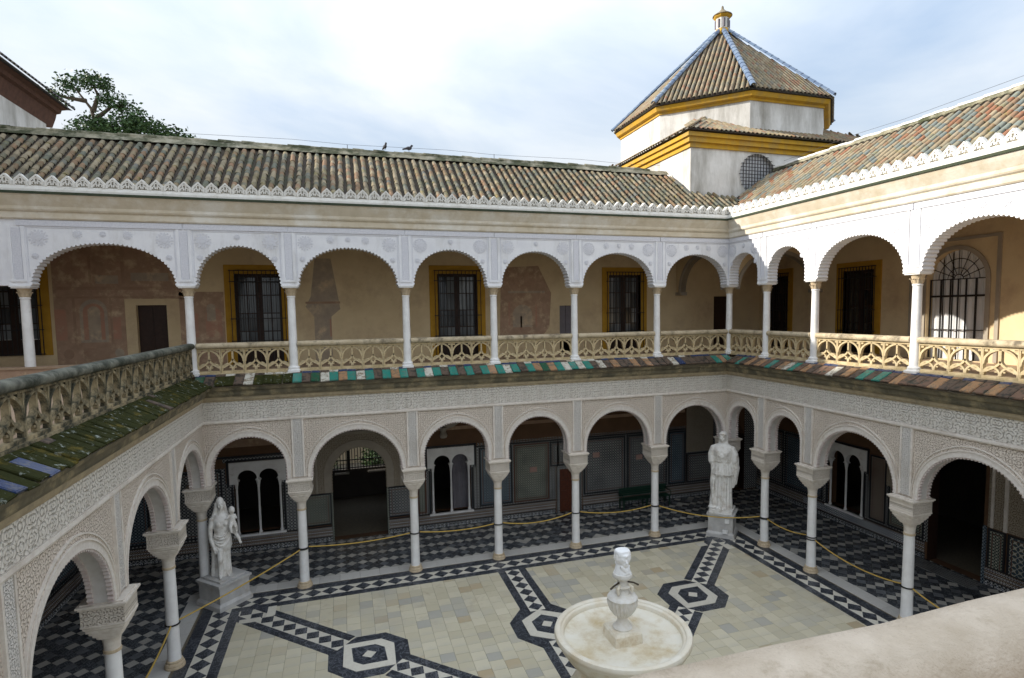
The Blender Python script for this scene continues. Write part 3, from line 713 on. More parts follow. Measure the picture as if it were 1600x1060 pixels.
def upper_column():
    t = thing('gallery_column', '', 'column')
    mb = MB(); mb.loft([sqring(.2, HF-.02, 10), sqring(.2, HF+.05, 10), sqring(.17, HF+.08, 3), sqring(.185, HF+.11, 2), sqring(.18, HF+.15, 2), sqring(.14, HF+.18, 2), sqring(.135, HF+.22, 2)]); mb.build('base', 'column_marble', t, smooth=.6)
    mb = MB(); mb.lathe([(.133, HF+.2), (.13, HF+1), (.118, 9.86), (.135, 9.87), (.135, 9.9), (.12, 9.92)], n=20); mb.build('shaft', 'column_marble', t, smooth=.6)
    mb = MB(); mb.lathe([(.122, 9.9), (.13, 10.0), (.16, 10.1), (.19, 10.17)], n=20)
    for k in range(8):
        a = 2*PI*k/8; d = Vector((math.cos(a), math.sin(a), 0)); s_ = Vector((-d.y, d.x, 0))
        P = [(.125, 9.93, .045), (.15, 10.02, .05), (.185, 10.07, .035), (.19, 10.04, .01)]
        mb.loft([[d*r-s_*w_+Vector((0, 0, z)), d*r+s_*w_+Vector((0, 0, z)), d*(r+.015)+Vector((0, 0, z))] for r, z, w_ in P])
    mb.build('capital', 'tan_marble', t)
    mb = MB(); mb.box(-.23, .23, -.23, .23, 10.17, 10.21); mb.box(-.26, .26, -.26, .26, 10.21, 10.247); mb.build('abacus', 'column_marble', t)
    return t
lc = lower_column(); uc = upper_column(); first = [True, True]
def place(which, loc, rz, label, group):
    src = (lc, uc)[which]
    if first[which]:
        first[which] = False; src.location = loc; src.rotation_euler = (0, 0, rz); src['label'] = label; src['group'] = group; return src
    return dup(src, loc, rz, label, group)
far_l = ['white marble column in the left corner, behind the veiled statue', 'white marble column of the far arcade just right of the veiled statue', 'white marble column right of the arched garden gate in the far arcade', 'white marble column between the twin-arched window and the tiled wall', 'white marble column standing in front of the red wooden door', 'white marble column in front of the green bench, nearest the tall statue', 'white marble column in the right corner, hidden behind the tall statue']
for i, x in enumerate(BL): place(0, (x, 0, 0), 0, far_l[i], 'columns of the lower arcades')
rl_l = [None, 'white marble column just right of the tall statue, on the right arcade', 'second lower column right of the tall statue, before the twin-arched window', 'lower right column nearest the black doorway, cut by the near rail', 'lower right column beyond the black doorway at the picture edge', 'last lower column of the right arcade']
for i, y in enumerate(RL[1:5], 1): place(0, (W, -y, 0), 0, rl_l[i], 'columns of the lower arcades')
ll_l = [None, 'lower left column with a golden rope tied to it, left of the veiled statue', 'lower left column cut by the bottom edge of the picture', 'lower left column nearest the camera, below the frame']
for i, y in enumerate(LL[1:3], 1): place(0, (0, -y, 0), 0, ll_l[i], 'columns of the lower arcades')
ul = ['upper gallery column leftmost in the photo, beside the painted wall', 'upper gallery column where the mossy left balustrade ends', 'upper gallery column right of the leftmost ochre window', 'upper gallery column between the plain wall and the middle ochre window', 'upper gallery column just right of the middle ochre window', 'upper gallery column beside the small grey shuttered opening', 'upper gallery column just right of the third ochre window', 'upper gallery column in the right-hand corner of the court']
for i, x in enumerate(BU): place(1, (x, 0, 0), 0, ul[i], 'columns of the upper gallery')
ur = [None, 'first upper column on the right-hand gallery after the corner', 'upper right column left of the ochre window', 'large upper right column left of the fanlight window', 'upper right column beyond the picture edge']
for i, y in enumerate(RU[1:5], 1): place(1, (W, -y, 0), 0, ur[i], 'columns of the upper gallery')

# ------------------------------------------------------------------ balustrades with flowing tracery
def arc(p, c, r_, n=6):
    out = []
    for i in range(n+1):
        t = i/n; out.append(((1-t)**2*p[0]+2*t*(1-t)*c[0]+t*t*r_[0], 0, (1-t)**2*p[1]+2*t*(1-t)*c[1]+t*t*r_[1]))
    return out
def tracery(wd, mat):
    mb = MB(); h = .74; w2 = wd/2; b = .026; dp = .05
    mb.box(-w2+.002, -w2+.03, -.055, .055, .06, h); mb.box(w2-.03, w2-.002, -.055, .055, .06, h)
    mb.box(-w2+.002, w2-.002, -.06, .06, 0, .07); mb.box(-w2+.002, w2-.002, -.06, .06, h, h+.05)
    for sx in (-1, 1):
        mb.tube(arc((sx*(w2-.02), .36), (sx*(w2-.03), .66), (0, h)), b, flat=dp)
        mb.tube(arc((0, .44), (sx*.02, .3), (sx*(w2-.02), .16)), b, flat=dp)
        mb.tube(arc((sx*.015, .08), (sx*.0, .24), (sx*w2*.5, .3)), b*.9, flat=dp*.9)
        mb.tube(arc((sx*(w2-.025), .08), (sx*(w2-.01), .24), (sx*w2*.5, .3)), b*.9, flat=dp*.9)
        for e in (-1, 1):
            c_ = sx*w2*.5+e*w2*.27; mb.box(c_-.028, c_+.028, -.04, .04, .155, .195)
    mb.tube([(0, 0, .4), (0, 0, h)], b, flat=dp)
    mb.box(-w2+.01, -w2+.12, -.03, .03, h-.07, h); mb.box(w2-.12, w2-.01, -.03, .03, h-.07, h)
    return mb.mesh('tracery_panel', mat)
TRC = {}
def balustrade(s, u0, u1, label, n, mat='balustrade_stone', rail='rail_stone', dz=0, yo=.03):
    root = side('stone_balustrade', label, 'balustrade', s, dz); root['group'] = 'stone balustrades round the upper gallery'
    wd = (u1-u0)/n; key = (round(wd, 2), mat)
    if key not in TRC: TRC[key] = tracery(round(wd, 2)-.004, mat)
    for i in range(n): link('tracery_panel', TRC[key], root, loc=(u0+wd*(i+.5), yo, HF+.04))
    mb = MB(); mb.box(u0, u1, yo-.1, yo+.1, HF-.03, HF+.038); mb.build('plinth', mat, root)
    mb = MB(); profile(mb, [(yo-.1, HF+.832), (yo-.14, HF+.87), (yo-.15, HF+.93), (yo-.12, HF+.985), (yo-.05, HF+1.01), (yo+.06, HF+1.01), (yo+.13, HF+.985), (yo+.15, HF+.93), (yo+.1, HF+.832)], u0, u1); mb.build('handrail', rail, root, smooth=.9)
    return root
bl = ['carved stone balustrade of the far gallery, leftmost, below the leftmost ochre window', 'carved stone balustrade of the far gallery below the plain wall', 'carved stone balustrade below the middle ochre window', 'carved stone balustrade of the far gallery left of the small shuttered opening', 'carved stone balustrade below the third ochre window', 'carved stone balustrade of the far gallery next to the right corner']
for i, (a, b) in enumerate(zip(BU[1:], BU[2:])): balustrade('far', a+.13, b-.13, bl[i], max(3, round((b-a-.26)/.72)))
br = ['narrow carved balustrade on the right gallery beside the corner', 'carved balustrade between the first two upper right columns', 'sunlit carved balustrade below the right-hand ochre window', 'sunlit carved balustrade below the fanlight window']
for i, (a, b) in enumerate(zip(RU[:4], RU[1:5])): balustrade('right', a+.13, b-.13, br[i], max(3, round((b-a-.26)/.78)), dz=.004)
balustrade('left', -D-.1, -.13, 'long dark mossy balustrade of the terrace on the left', 25, 'mossy_stone', 'mossy_rail', .008)
nr = thing('stone_balustrade', 'blurred pinkish stone rail close to the camera at lower right', 'balustrade', (0, -D-.12, 0), 0, 'stone balustrades round the upper gallery')
mb = MB(); rings = []
for i in range(61):
    x = -.1+i*.34; wob = .004*math.sin(i*1.7)+.003*math.sin(i*.6)
    rings.append([(x, y+wob, z+.004*math.sin(i*2.3+y*9)) for y, z in ((-.1, 8.26), (-.13, 8.31), (-.125, 8.38), (-.08, 8.43), (0, 8.445), (.07, 8.43), (.11, 8.38), (.12, 8.31), (.1, 8.26))])
mb.loft(rings); mb.build('handrail', 'near_rail_stone', nr, smooth=3)
tm = tracery(.74, 'balustrade_stone')
for i in range(27): link('tracery_panel', tm, nr, loc=(.37+i*.74, 0, HF+.04))
mb = MB(); mb.box(-.1, W+.1, -.1, .1, HF-.05, HF+.038); mb.build('plinth', 'balustrade_stone', nr)

# low wall between the terrace and the far gallery
lw = thing('low_wall', 'low reddish parapet under the leftmost upper column', 'wall')
mb = MB(); mb.box(-7.2, -.3, -.2, .2, HF-.04, HF+.4); mb.build('body', 'fresco_ground', lw)
mb = MB(); mb.box(-7.2, -.3, -.24, .24, HF+.4, HF+.46); mb.build('coping', 'terracotta_floor', lw)

# ------------------------------------------------------------------ ceramic eaves
def eave(s, u0, u1, label, pick, mit0=False, mit1=False, dz=0):
    root = side('tiled_eave', label, 'eave', s, dz)
    y0, z0, y1, z1 = -.1, 7.4, -.68, 7.12
    ln = math.hypot(y1-y0, z1-z0); ang = math.atan2(z0-z1, y0-y1)
    mb = MB(); profile(mb, [(-.1, 7.37), (-.66, 7.09), (-.6, 7.055), (-.1, 7.055)], u0, u1); mb.build('bed', 'mortar', root)
    wd = .285; n = int((u1-u0)/wd); cache = {}
    for i in range(n):
        c = u0+wd*(i+.5)
        d_ = min(c-(.68 if mit0 else -9)-0, (-.68 if mit1 else 99)-c) if False else 0
        for row in (0, 1):
            mat = pick(c, row); L0, L1 = ((.13, ln+random.choice((0, .015, .03))), (0, .125))[row]
            # cut back beside an inner corner, where the two eaves meet on the diagonal
            off = 9
            if mit0: off = min(off, c-u0_)
            k = (mat, row, random.randint(0, 2))
            if k not in cache:
                b = MB(); t_ = .028+k[2]*.004; b.box(-wd/2+.006, wd/2-.006, -L1, -L0, 0, t_); b.box(-wd/2+.03, wd/2-.03, -L1+.02, -L0-.02, t_-.002, t_+.006); cache[k] = b.mesh('ceramic_tile', mat)
            o = link('ceramic_tile', cache[k], root, loc=(c, y0, z0), rot=(ang+random.uniform(-.03, .03), random.uniform(-.06, .06), random.uniform(-.02, .02)))
    return root
def ch(*pairs):
    t = random.random()*sum(p[1] for p in pairs)
    for m_, w_ in pairs:
        t -= w_
        if t <= 0: return m_
    return pairs[-1][0]
alt = [0]
def pick_far(c, row):
    if row: return ch(('glaze_blue', .35), ('glaze_worn', .5), ('glaze_white', .15))
    alt[0] ^= 1
    if c < 3: return ch(('moss_tile', .5), ('glaze_worn', .3), ('glaze_green', .15), ('glaze_white', .1))
    if c < 13.4: return (ch(('glaze_teal', .85), ('glaze_green', .15)) if alt[0] else ch(('glaze_white', .55), ('glaze_worn', .25), ('glaze_orange', .2)))
    return ch(('glaze_worn', .45), ('glaze_teal', .2), ('glaze_orange', .2), ('glaze_white', .07), ('glaze_blue', .06))
def pick_right(c, row):
    if row: return ch(('glaze_blue', .5), ('glaze_worn', .3), ('glaze_orange', .2))
    if c < 6: return ch(('glaze_worn', .3), ('glaze_brown', .35), ('glaze_teal', .16), ('glaze_orange', .22), ('glaze_white', .05))
    return ch(('glaze_worn', .22), ('glaze_brown', .2), ('glaze_teal', .2), ('glaze_green', .15), ('glaze_orange', .3))
def pick_left(c, row):
    if c < -10.8: return ch(('glaze_blue', .5), ('moss_tile', .5)) if not row else 'moss_tile'
    return ch(('moss_tile', .93), ('glaze_worn', .07))
u0_ = 0
eave('far', .1, W-.1, 'row of worn green and white glazed tiles along the far eave', pick_far)
eave('right', .72, 19.2, 'row of brown, orange and green glazed tiles along the right eave', pick_right, dz=.004)
eave('left', -19.2, -.72, 'mossy lichen-spotted tiled eave of the terrace on the left', pick_left, dz=.008)

# ------------------------------------------------------------------ gallery walls, windows, doors
def bars(mb, u0, u1, z0, z1, y, nu, zs, r=.012):
    for i in range(nu): u = u0+(u1-u0)*i/(nu-1); mb.box(u-r, u+r, y-r, y+r, z0, z1)
    for z in zs: mb.box(u0-.04, u1+.04, y-r*1.6, y+r*1.6, z-r*1.3, z+r*1.3)
def gallery_window(root, u0, u1, z0, z1, Y, pane_mat='pale_pane', frame=.34):
    """ochre painted surround, dark timber leaves with panes, iron grille in front"""
    mb = MB(); f = frame
    mb.prism([(u0-f, z0), (u0, z0), (u0, z1), (u1, z1), (u1, z0), (u1+f, z0), (u1+f, z1+f), (u0-f, z1+f)], Y-.03, Y+.25)
    wn = mb.build('window', 'window_ochre', root)
    m_ = (u0+u1)/2; yi = Y+.16
    for a, b in ((u0, m_), (m_, u1)):
        mb = MB(); s_ = .11; n = 4
        mb.box(a, a+s_, yi, yi+.06, z0, z1); mb.box(b-s_, b, yi, yi+.06, z0, z1)
        mb.box(a+s_, b-s_, yi, yi+.06, z1-s_, z1); mb.box(a+s_, b-s_, yi, yi+.06, z0, z0+.55)
        hh = (z1-s_-z0-.55)/n; cc = (a+b)/2
        for i in range(1, n): mb.box(a+s_, b-s_, yi+.01, yi+.05, z0+.55+hh*i-.02, z0+.55+hh*i+.02)
        mb.box(cc-.012, cc+.012, yi+.012, yi+.048, z0+.55, z1-s_)
        mb.build('leaf', 'dark_wood', wn)
        for i in range(n):
            for e0, e1 in ((a+s_, cc-.012), (cc+.012, b-s_)):
                mb = MB(); mb.quad((e0, yi+.03, z0+.55+hh*i+.02), (e1, yi+.03, z0+.55+hh*i+.02), (e1, yi+.03+random.uniform(-.004, .004), z0+.55+hh*(i+1)-.02), (e0, yi+.03, z0+.55+hh*(i+1)-.02)); mb.build('pane', pane_mat, wn)
    mb = MB(); bars(mb, u0-.12, u1+.12, z0+.02, z1+.14, Y-.12, 13, [z0+.05, z0+.9, z0+1.75, z1-.3, z1+.12])
    for u in (u0-.12, u1+.12):
        for z in (z0+.9, z1-.3): mb.box(u-.012, u+.012, Y-.12, Y-.02, z-.012, z+.012)
    mb.build('grille', 'iron', wn)
    return wn
def twin_window(root, u0, u1, z0, zs, z1, Y, curtain=False):
    """white marble frame holding two narrow horseshoe arches on three slim columns"""
    m_ = (u0+u1)/2; mb = MB(); hb = .28; e = .09
    half = (u1-u0)/2-e-.07
    def head(a, b, first_, last):
        c = (a+b)/2; r_ = (b-a)/2; A = [(c+x, zs+z) for x, z in arch(r_*1.08, r_*1.3, 16)]; A = [(a+.05 if i == 0 else b-.05 if i == len(A)-1 else p[0], p[1]) for i, p in enumerate(A)]
        return A
    a1, b1, a2, b2 = u0+.16, m_-.06, m_+.06, u1-.16
    A1 = head(a1, b1, 1, 0); A2 = head(a2, b2, 0, 1)
    ov = .14
    mb.prism([(u0-ov, zs-.1), (a1-.02, zs-.1), (a1-.02, zs)]+A1+[(b1, zs)]+[(a2, zs)]+A2+[(b2+.02, zs), (b2+.02, zs-.1), (u1+ov, zs-.1), (u1+ov, z1), (u0-ov, z1)], Y-.06, Y+.14)
    wn = mb.build('window', 'inner_plaster' if False else 'column_marble', root)
    for u in (u0+.09, m_, u1-.09):
        cm = MB(); cm.lathe([(.07, 0), (.07, .05), (.05, .1), (.045, .14), (.042, zs-z0-.3), (.055, zs-z0-.28), (.05, zs-z0-.24), (.075, zs-z0-.1), (.085, zs-z0-.001)], n=10)
        o = cm.build('slim_column', 'column_marble', wn, smooth=.8); o.location = (u, Y+.03, z0)
    s_ = MB(); s_.box(u0-.08, u1+.08, Y-.12, Y+.2, z0-.08, z0); s_.build('sill', 'column_marble', wn)
    bd = MB(); o_ = .2
    for a, b, c, d in ((u0-ov-.1, u0-ov-.02, zs-.2, z1+.1), (u1+ov+.02, u1+ov+.1, zs-.2, z1+.1), (u0-ov-.1, u1+ov+.1, z1+.02, z1+.1), (u0-.1, u0-.02, z0-.1, zs-.2), (u1+.02, u1+.1, z0-.1, zs-.2)): bd.box(a, b, Y-.03, Y, c, d)
    bd.build('tile_border', 'tile_border', wn)
    if curtain:
        cu = MB(); P = [(m_+.05+i*.05, Y+.35+.03*math.sin(i*1.9), z0) for i in range(17)]
        for p, q_ in zip(P, P[1:]): cu.quad(p, q_, (q_[0], q_[1], z1), (p[0], p[1], z1))
        cu.build('curtain', 'dim_curtain', wn)
    return wn
def tile_panel(root, u0, u1, z0, z1, Y, mat, edge='tile_border', rim=.07):
    mb = MB(); mb.box(u0+rim, u1-rim, Y-.02, Y, z0+rim, z1-rim); p = mb.build('tile_panel', mat, root)
    mb = MB(); mb.box(u0, u0+rim, Y-.028, Y, z0, z1); mb.box(u1-rim, u1, Y-.028, Y, z0, z1); mb.box(u0+rim, u1-rim, Y-.028, Y, z0, z0+rim); mb.box(u0+rim, u1-rim, Y-.028, Y, z1-rim, z1); mb.build('panel_rim', edge, p)
    mb = MB(); e = rim+.06; t_ = .03
    if u1-u0 > .5 and z1-z0 > .5:
        mb.box(u0+e, u0+e+t_, Y-.024, Y-.002, z0+e, z1-e); mb.box(u1-e-t_, u1-e, Y-.024, Y-.002, z0+e, z1-e); mb.box(u0+e+t_, u1-e-t_, Y-.024, Y-.002, z0+e, z0+e+t_); mb.box(u0+e+t_, u1-e-t_, Y-.024, Y-.002, z1-e-t_, z1-e); mb.build('panel_fillet', 'tile_rust', p)
    return p
def base_band(root, u0, u1, Y):
    for z0, z1, m_, pr in ((.02, .2, 'tile_grey', .05), (.2, .24, 'tile_border', .055), (.24, .62, 'tile_brown', .045), (.62, .66, 'tile_border', .05)):
        mb = MB(); mb.box(u0, u1, Y-pr, Y, z0, z1-.002); mb.build('tile_band', m_, root)
    for z0 in (.29, .42, .55):
        mb = MB(); mb.box(u0, u1, Y-.052, Y-.044, z0, z0+.028); mb.build('tile_stripe', 'tile_white', root)
    n = int((u1-u0)/.17); mb = MB()
    for i in range(n):
        c = u0+.085+i*.17; mb.prism([(c-.06, .04), (c+.06, .04), (c, .185)], Y-.058, Y-.048)
    mb.build('tile_points', 'tile_white', root, kind='stuff')

# far gallery, ground floor
fw = thing('gallery_wall', 'tiled back wall of the lower far gallery with twin windows and garden gate', 'wall')
Y = GY; wl = MB()
holes = [(.3, 2.05, .72, 3.3), (3.92, 6.08, .0, 3.85, 1.25), (7.93, 9.68, .66, 3.2), (13.8, 14.75, .02, 2.05), (22.2, 23.9, 0, 3.6, .9)]
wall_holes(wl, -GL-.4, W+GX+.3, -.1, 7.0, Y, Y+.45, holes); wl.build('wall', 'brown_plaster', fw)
twin_window(fw, .3, 2.05, .72, 2.85, 3.6, Y); twin_window(fw, 7.93, 9.68, .66, 2.75, 3.5, Y, True)
# carved plaster round the gate
mb = MB(); A = [(5+x, 2.05+z) for x, z in toothed(arch(1.08, 1.78, 30), .12, .03)]
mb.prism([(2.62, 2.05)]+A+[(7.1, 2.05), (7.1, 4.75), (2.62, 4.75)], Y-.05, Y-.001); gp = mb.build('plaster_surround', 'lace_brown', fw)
mb = MB(); o1 = arch(1.1, 1.8, 30); o2 = arch(1.38, 2.1, 30)
for k in range(min(len(o1), len(o2))-1):
    mb.quad(*[(5+p[0], Y-.075, 2.05+p[1]) for p in (o1[k], o1[k+1], o2[k+1], o2[k])])
    mb.quad((5+o2[k][0], Y-.075, 2.05+o2[k][1]), (5+o2[k+1][0], Y-.075, 2.05+o2[k+1][1]), (5+o2[k+1][0], Y-.05, 2.05+o2[k+1][1]), (5+o2[k][0], Y-.05, 2.05+o2[k][1]))
mb.box(3.3, 3.38, Y-.08, Y-.05, 2.05, 4.4); mb.box(6.62, 6.7, Y-.08, Y-.05, 2.05, 4.4); mb.box(2.62, 7.1, Y-.09, Y-.05, 4.4, 4.5); mb.build('plaster_moulding', 'inner_plaster', gp)
for u0, u1, z0, z1 in ((-3.9, .02, .67, 3.4), (7.2, 7.72, .67, 3.39), (9.94, 13.62, .67, 3.39), (13.64, 14.93, 2.2, 3.39), (14.95, 20.48, .67, 3.39), (20.5, 22.15, .67, 2.24), (22.05, 22.2, 2.25, 6), (23.9, 24.69, .05, 6), (.03, .3, .67, 2.8), (2.05, 2.6, .67, 3.6), (7.73, 7.93, .67, 2.7), (9.68, 9.93, .67, 3.39), (-.05, 2.55, 3.62, 3.77)):
    mb = MB(); mb.box(u0, u1, Y-.012, Y+.001, z0, z1); mb.build('dado_or_shade_strip', 'tile_grey', fw)  # tall strips beside the corner doorway are added, dark colour standing in for shade
for u0, u1 in ((2.62, 3.88), (6.12, 7.3)):
    tile_panel(fw, u0, u1, .7, 2.03, Y, 'tile_green' if u0 < 4 else 'tile_grey', 'tile_border'); base_band(fw, u0, u1, Y)
for u0, u1, m_ in ((-3.9, -2.6, 'tile_blue'), (-2.5, -.1, 'tile_grey'), (7.35, 7.72, 'tile_green'), (10.05, 11.55, 'tile_blue'), (11.62, 13.3, 'tile_green'), (15.0, 17.15, 'tile_grey'), (17.25, 19.4, 'tile_grey')): tile_panel(fw, u0, u1, .72, 3.36, Y, m_, 'tile_border' if m_ != 'tile_green' else 'tile_rust')
tile_panel(fw, 13.35, 14.95, 2.2, 3.36, Y, 'tile_grey'); tile_panel(fw, 19.5, 20.45, .72, 3.36, Y, 'tile_blue'); tile_panel(fw, 20.5, 22.1, .72, 2.2, Y, 'tile_grey')
mb = MB(); mb.box(20.5, 22.0, Y-.04, Y-.001, 2.25, 6.2); mb.build('plaster_panel', 'lace_brown', fw)
for u0, u1 in ((-3.9, 2.55), (7.35, 13.6), (14.95, 22.1)): base_band(fw, u0, u1, Y)
mb = MB(); mb.box(-4, 2.6, Y-.03, Y, 3.78, 3.86); mb.box(7.15, 20.45, Y-.03, Y, 3.4, 3.46); mb.build('dado_rail', 'tile_border', fw)
mb = MB()
for i in range(95):
    u = 7.2+i*.14
    mb.box(u, u+.07, Y-.02, Y, 3.46, 3.58)
mb.build('dado_crest', 'tile_grey', fw, kind='stuff')
mb = MB(); mb.box(-4, 2.6, Y-.03, Y, 4.2, 4.5); mb.box(7.15, W+.4, Y-.03, Y, 4.25, 4.4); mb.build('painted_frieze', 'fresco_brown', fw)
mb = MB(); mb.box(13.8, 14.75, Y+.12, Y+.18, .02, 2.05); dr = mb.build('door', 'door_wood', fw)
for i in range(2):
    for j in range(4): mb = MB(); mb.box(13.88+i*.42, 14.24+i*.42, Y+.1, Y+.12, .1+j*.49, .5+j*.49); mb.build('door_panel', 'door_wood', dr)
mb = MB(); mb.box(13.66, 13.8, Y-.05, Y, .02, 2.2); mb.box(14.75, 14.89, Y-.05, Y, .02, 2.2); mb.box(13.8, 14.75, Y-.05, Y, 2.05, 2.2); mb.build('door_frame', 'tile_grey', dr)
for u, z in ((12.55, 2.15), (15.65, 2.55), (17.9, 2.25)):
    mb = MB(); mb.box(u-.14, u+.14, Y-.03, Y-.018, z-.09, z+.09); mb.box(u-.17, u+.17, Y-.025, Y-.019, z-.12, z+.12); mb.build('plaque', 'plaque', fw)
# corbelled niche bracket above the second window
mb = MB(); mb.lathe([(.14, 0), (.17, .1), (.12, .25), (.16, .4), (.2, .45)], (8.5, Y-.1, 3.95), 8); mb.tube([(8.5, Y-.1, 4.38), (8.9, Y-.1, 4.5), (9.3, Y-.1, 4.75), (9.5, Y-.1, 5.2)], .09, flat=.09); mb.build('bracket', 'inner_plaster', fw)
mb = MB(); mb.box(3.86, 3.93, Y-.06, Y+.3, .0, 2.03); mb.box(6.07, 6.14, Y-.06, Y+.3, 0, 2.03); mb.build('jamb_or_shade_plate', 'tile_green', fw)
mb = MB(); mb.box(22.2, 22.215, Y-.02, Y+.44, 0, 3.6); mb.box(23.885, 23.9, Y-.02, Y+.44, 0, 3.6); mb.build('jamb_or_shade_plate', 'dark_wood', fw)  # dark plates added on the brown reveals, painting the arch opening's gloom
mb = MB(); mb.box(13.7, 13.79, Y-.02, Y, 2.2, 3.38); mb.build('tile_band', 'tile_rust', fw)
# rooms behind: a closed shell with the gate to the garden
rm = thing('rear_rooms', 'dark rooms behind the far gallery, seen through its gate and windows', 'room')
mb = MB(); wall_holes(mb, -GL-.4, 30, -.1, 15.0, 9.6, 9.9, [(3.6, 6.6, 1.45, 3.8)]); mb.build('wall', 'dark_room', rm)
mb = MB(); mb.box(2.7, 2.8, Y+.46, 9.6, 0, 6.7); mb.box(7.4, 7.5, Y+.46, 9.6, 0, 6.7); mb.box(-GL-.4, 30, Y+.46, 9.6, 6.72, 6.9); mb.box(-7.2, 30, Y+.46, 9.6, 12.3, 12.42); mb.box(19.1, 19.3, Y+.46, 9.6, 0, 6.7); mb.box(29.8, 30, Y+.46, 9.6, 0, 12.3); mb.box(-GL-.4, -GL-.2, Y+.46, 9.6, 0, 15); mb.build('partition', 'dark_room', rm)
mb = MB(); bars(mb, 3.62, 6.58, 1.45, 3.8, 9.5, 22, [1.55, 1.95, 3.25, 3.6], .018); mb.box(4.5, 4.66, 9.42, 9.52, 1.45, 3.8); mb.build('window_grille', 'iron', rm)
mb = MB(); mb.box(3.9, 4.6, 9.2, 9.45, 1.3, 1.36); mb.box(5.5, 6.4, 9.2, 9.45, 1.3, 1.36); mb.build('shelf', 'inner_plaster', rm)
gw = MB(); gw.box(-4, 14, 17, 17.4, -.1, 7.5); tag(gw.build('garden_wall', 'garden_wall'), 'cream garden wall glimpsed through the barred gate', 'wall')

# far gallery, upper floor
uw = thing('gallery_wall', 'ochre back wall of the upper far gallery with faded frescoes', 'wall')
wl = MB(); wins = [(-7.1, -5.55, 8.0, 10.9), (.68, 2.34, HF, 10.88), (8.42, 10.13, HF, 10.93), (16.33, 17.95, HF, 10.92)]
holes = wins+[(-2.6, -1.62, HF, 9.72), (13.9, 14.55, HF, 9.53), (22.0, 22.9, HF, 9.9)]
wall_holes(wl, -7.2, W+GX+.3, HF-.6, 12.2, Y, Y+.4, holes); wl.build('wall', 'ochre_plaster', uw)
for a in wins: gallery_window(uw, *a, Y)
mb = MB(); mb.box(-2.6, -1.62, Y+.2, Y+.26, HF, 9.72); dr = mb.build('door', 'dark_wood', uw)
for i in range(2):
    for j in range(4): mb = MB(); mb.box(-2.52+i*.46, -2.12+i*.46, Y+.18, Y+.2, HF+.1+j*.55, HF+.56+j*.55); mb.build('door_panel', 'dark_wood', dr)
mb = MB(); mb.box(22.0, 22.9, Y+.2, Y+.25, HF, 9.9); mb.build('door', 'dark_wood', uw)
mb = MB(); mb.box(13.9, 14.22, Y+.1, Y+.14, HF+.85, 9.53); mb.box(14.24, 14.55, Y+.1, Y+.14, HF+.85, 9.53); mb.build('shutter', 'shutter_grey', uw)
def fres(shapes):
    for mat, poly, lev in shapes:
        mb = MB(); mb.prism(poly, Y-.004*lev-.002, Y-.0005); mb.build('fresco', mat, uw)
R_ = lambda a, b, c, d: [(a, c), (b, c), (b, d), (a, d)]
def arched(a, b, c, d): return [(a, c), (b, c)]+[((a+b)/2-x, d-(b-a)/2+z) for x, z in arch((b-a)/2, (b-a)/2, 12)]
fres([('fresco_ground', R_(-5.1, -2.95, HF, 11.9), 1), ('fresco_ground', R_(-2.95, -.9, 9.95, 11.9), 1), ('fresco_ground', R_(-1.2, .3, HF, 10.2), 1),
      ('fresco_brown', R_(-5.1, -1.0, 10.28, 10.4), 2), ('fresco_brown', R_(-5.1, -1.0, 9.98, 10.05), 2), ('fresco_red', R_(-5.1, -4.75, 8.5, 9.6), 2), ('fresco_grey', arched(-4.35, -3.5, 8.4, 9.95), 2), ('fresco_red', arched(-4.25, -3.6, 8.5, 9.8), 3), ('fresco_grey', arched(-4.1, -3.72, 8.5, 9.7), 4),
      ('fresco_red', R_(-3.35, -3.1, 8.5, 9.3), 2), ('fresco_brown', R_(-4.55, -4.47, 8.3, 10.0), 3), ('fresco_brown', R_(-3.42, -3.36, 8.3, 10.0), 3), ('fresco_brown', R_(-4.3, -3.5, 7.75, 8.2), 2), ('fresco_brown', [(-4.75+.16*math.cos(t), 8.0+.18*math.sin(t)) for t in [2*PI*i/12 for i in range(12)]], 2), ('fresco_grey', [(-3.2+.15*math.cos(t), 8.0+.17*math.sin(t)) for t in [2*PI*i/12 for i in range(12)]], 2),
      ('fresco_brown', R_(-4.0, -3.92, 10.5, 11.6), 2), ('fresco_brown', R_(-3.0, -2.9, 10.5, 11.7), 2), ('fresco_grey', R_(-2.7, -1.5, 10.6, 10.9), 2), ('fresco_grey', R_(-3.8, -3.1, 10.5, 10.8), 2),
      ('fresco_red', R_(-.9, -.6, 8.5, 9.4), 2), ('fresco_red', arched(-.35, .2, 8.5, 9.6), 2), ('fresco_grey', arched(-.3, 0, 9.1, 9.75), 3), ('fresco_brown', R_(-1.1, .25, 8.3, 8.38), 2)])
fres([('fresco_grey', [(3.5, HF), (4.15, HF), (4.15, 9.2), (4.5, 9.5), (4.4, 10.2), (4.2, 11.5), (3.6, 11.5), (3.4, 10.0), (3.2, 9.6), (3.5, 9.2)], 1), ('fresco_red', R_(4.08, 4.14, 8.4, 9.1), 2), ('fresco_brown', R_(3.2, 4.5, 9.72, 9.8), 2)])
fres([('fresco_ground', [(11.1, 8.2), (13.0, 8.1), (13.4, 8.6), (13.5, 10.1), (12.9, 11.3), (11.2, 11.2)], 1), ('fresco_red', R_(11.5, 11.58, 8.7, 9.7), 2), ('fresco_red', R_(12.05, 12.12, 8.5, 9.1), 2), ('fresco_red', R_(12.75, 12.82, 8.6, 9.6), 2), ('fresco_grey', R_(11.5, 13.2, 10.1, 10.2), 2), ('fresco_grey', arched(11.7, 12.6, 8.6, 9.6), 2)])
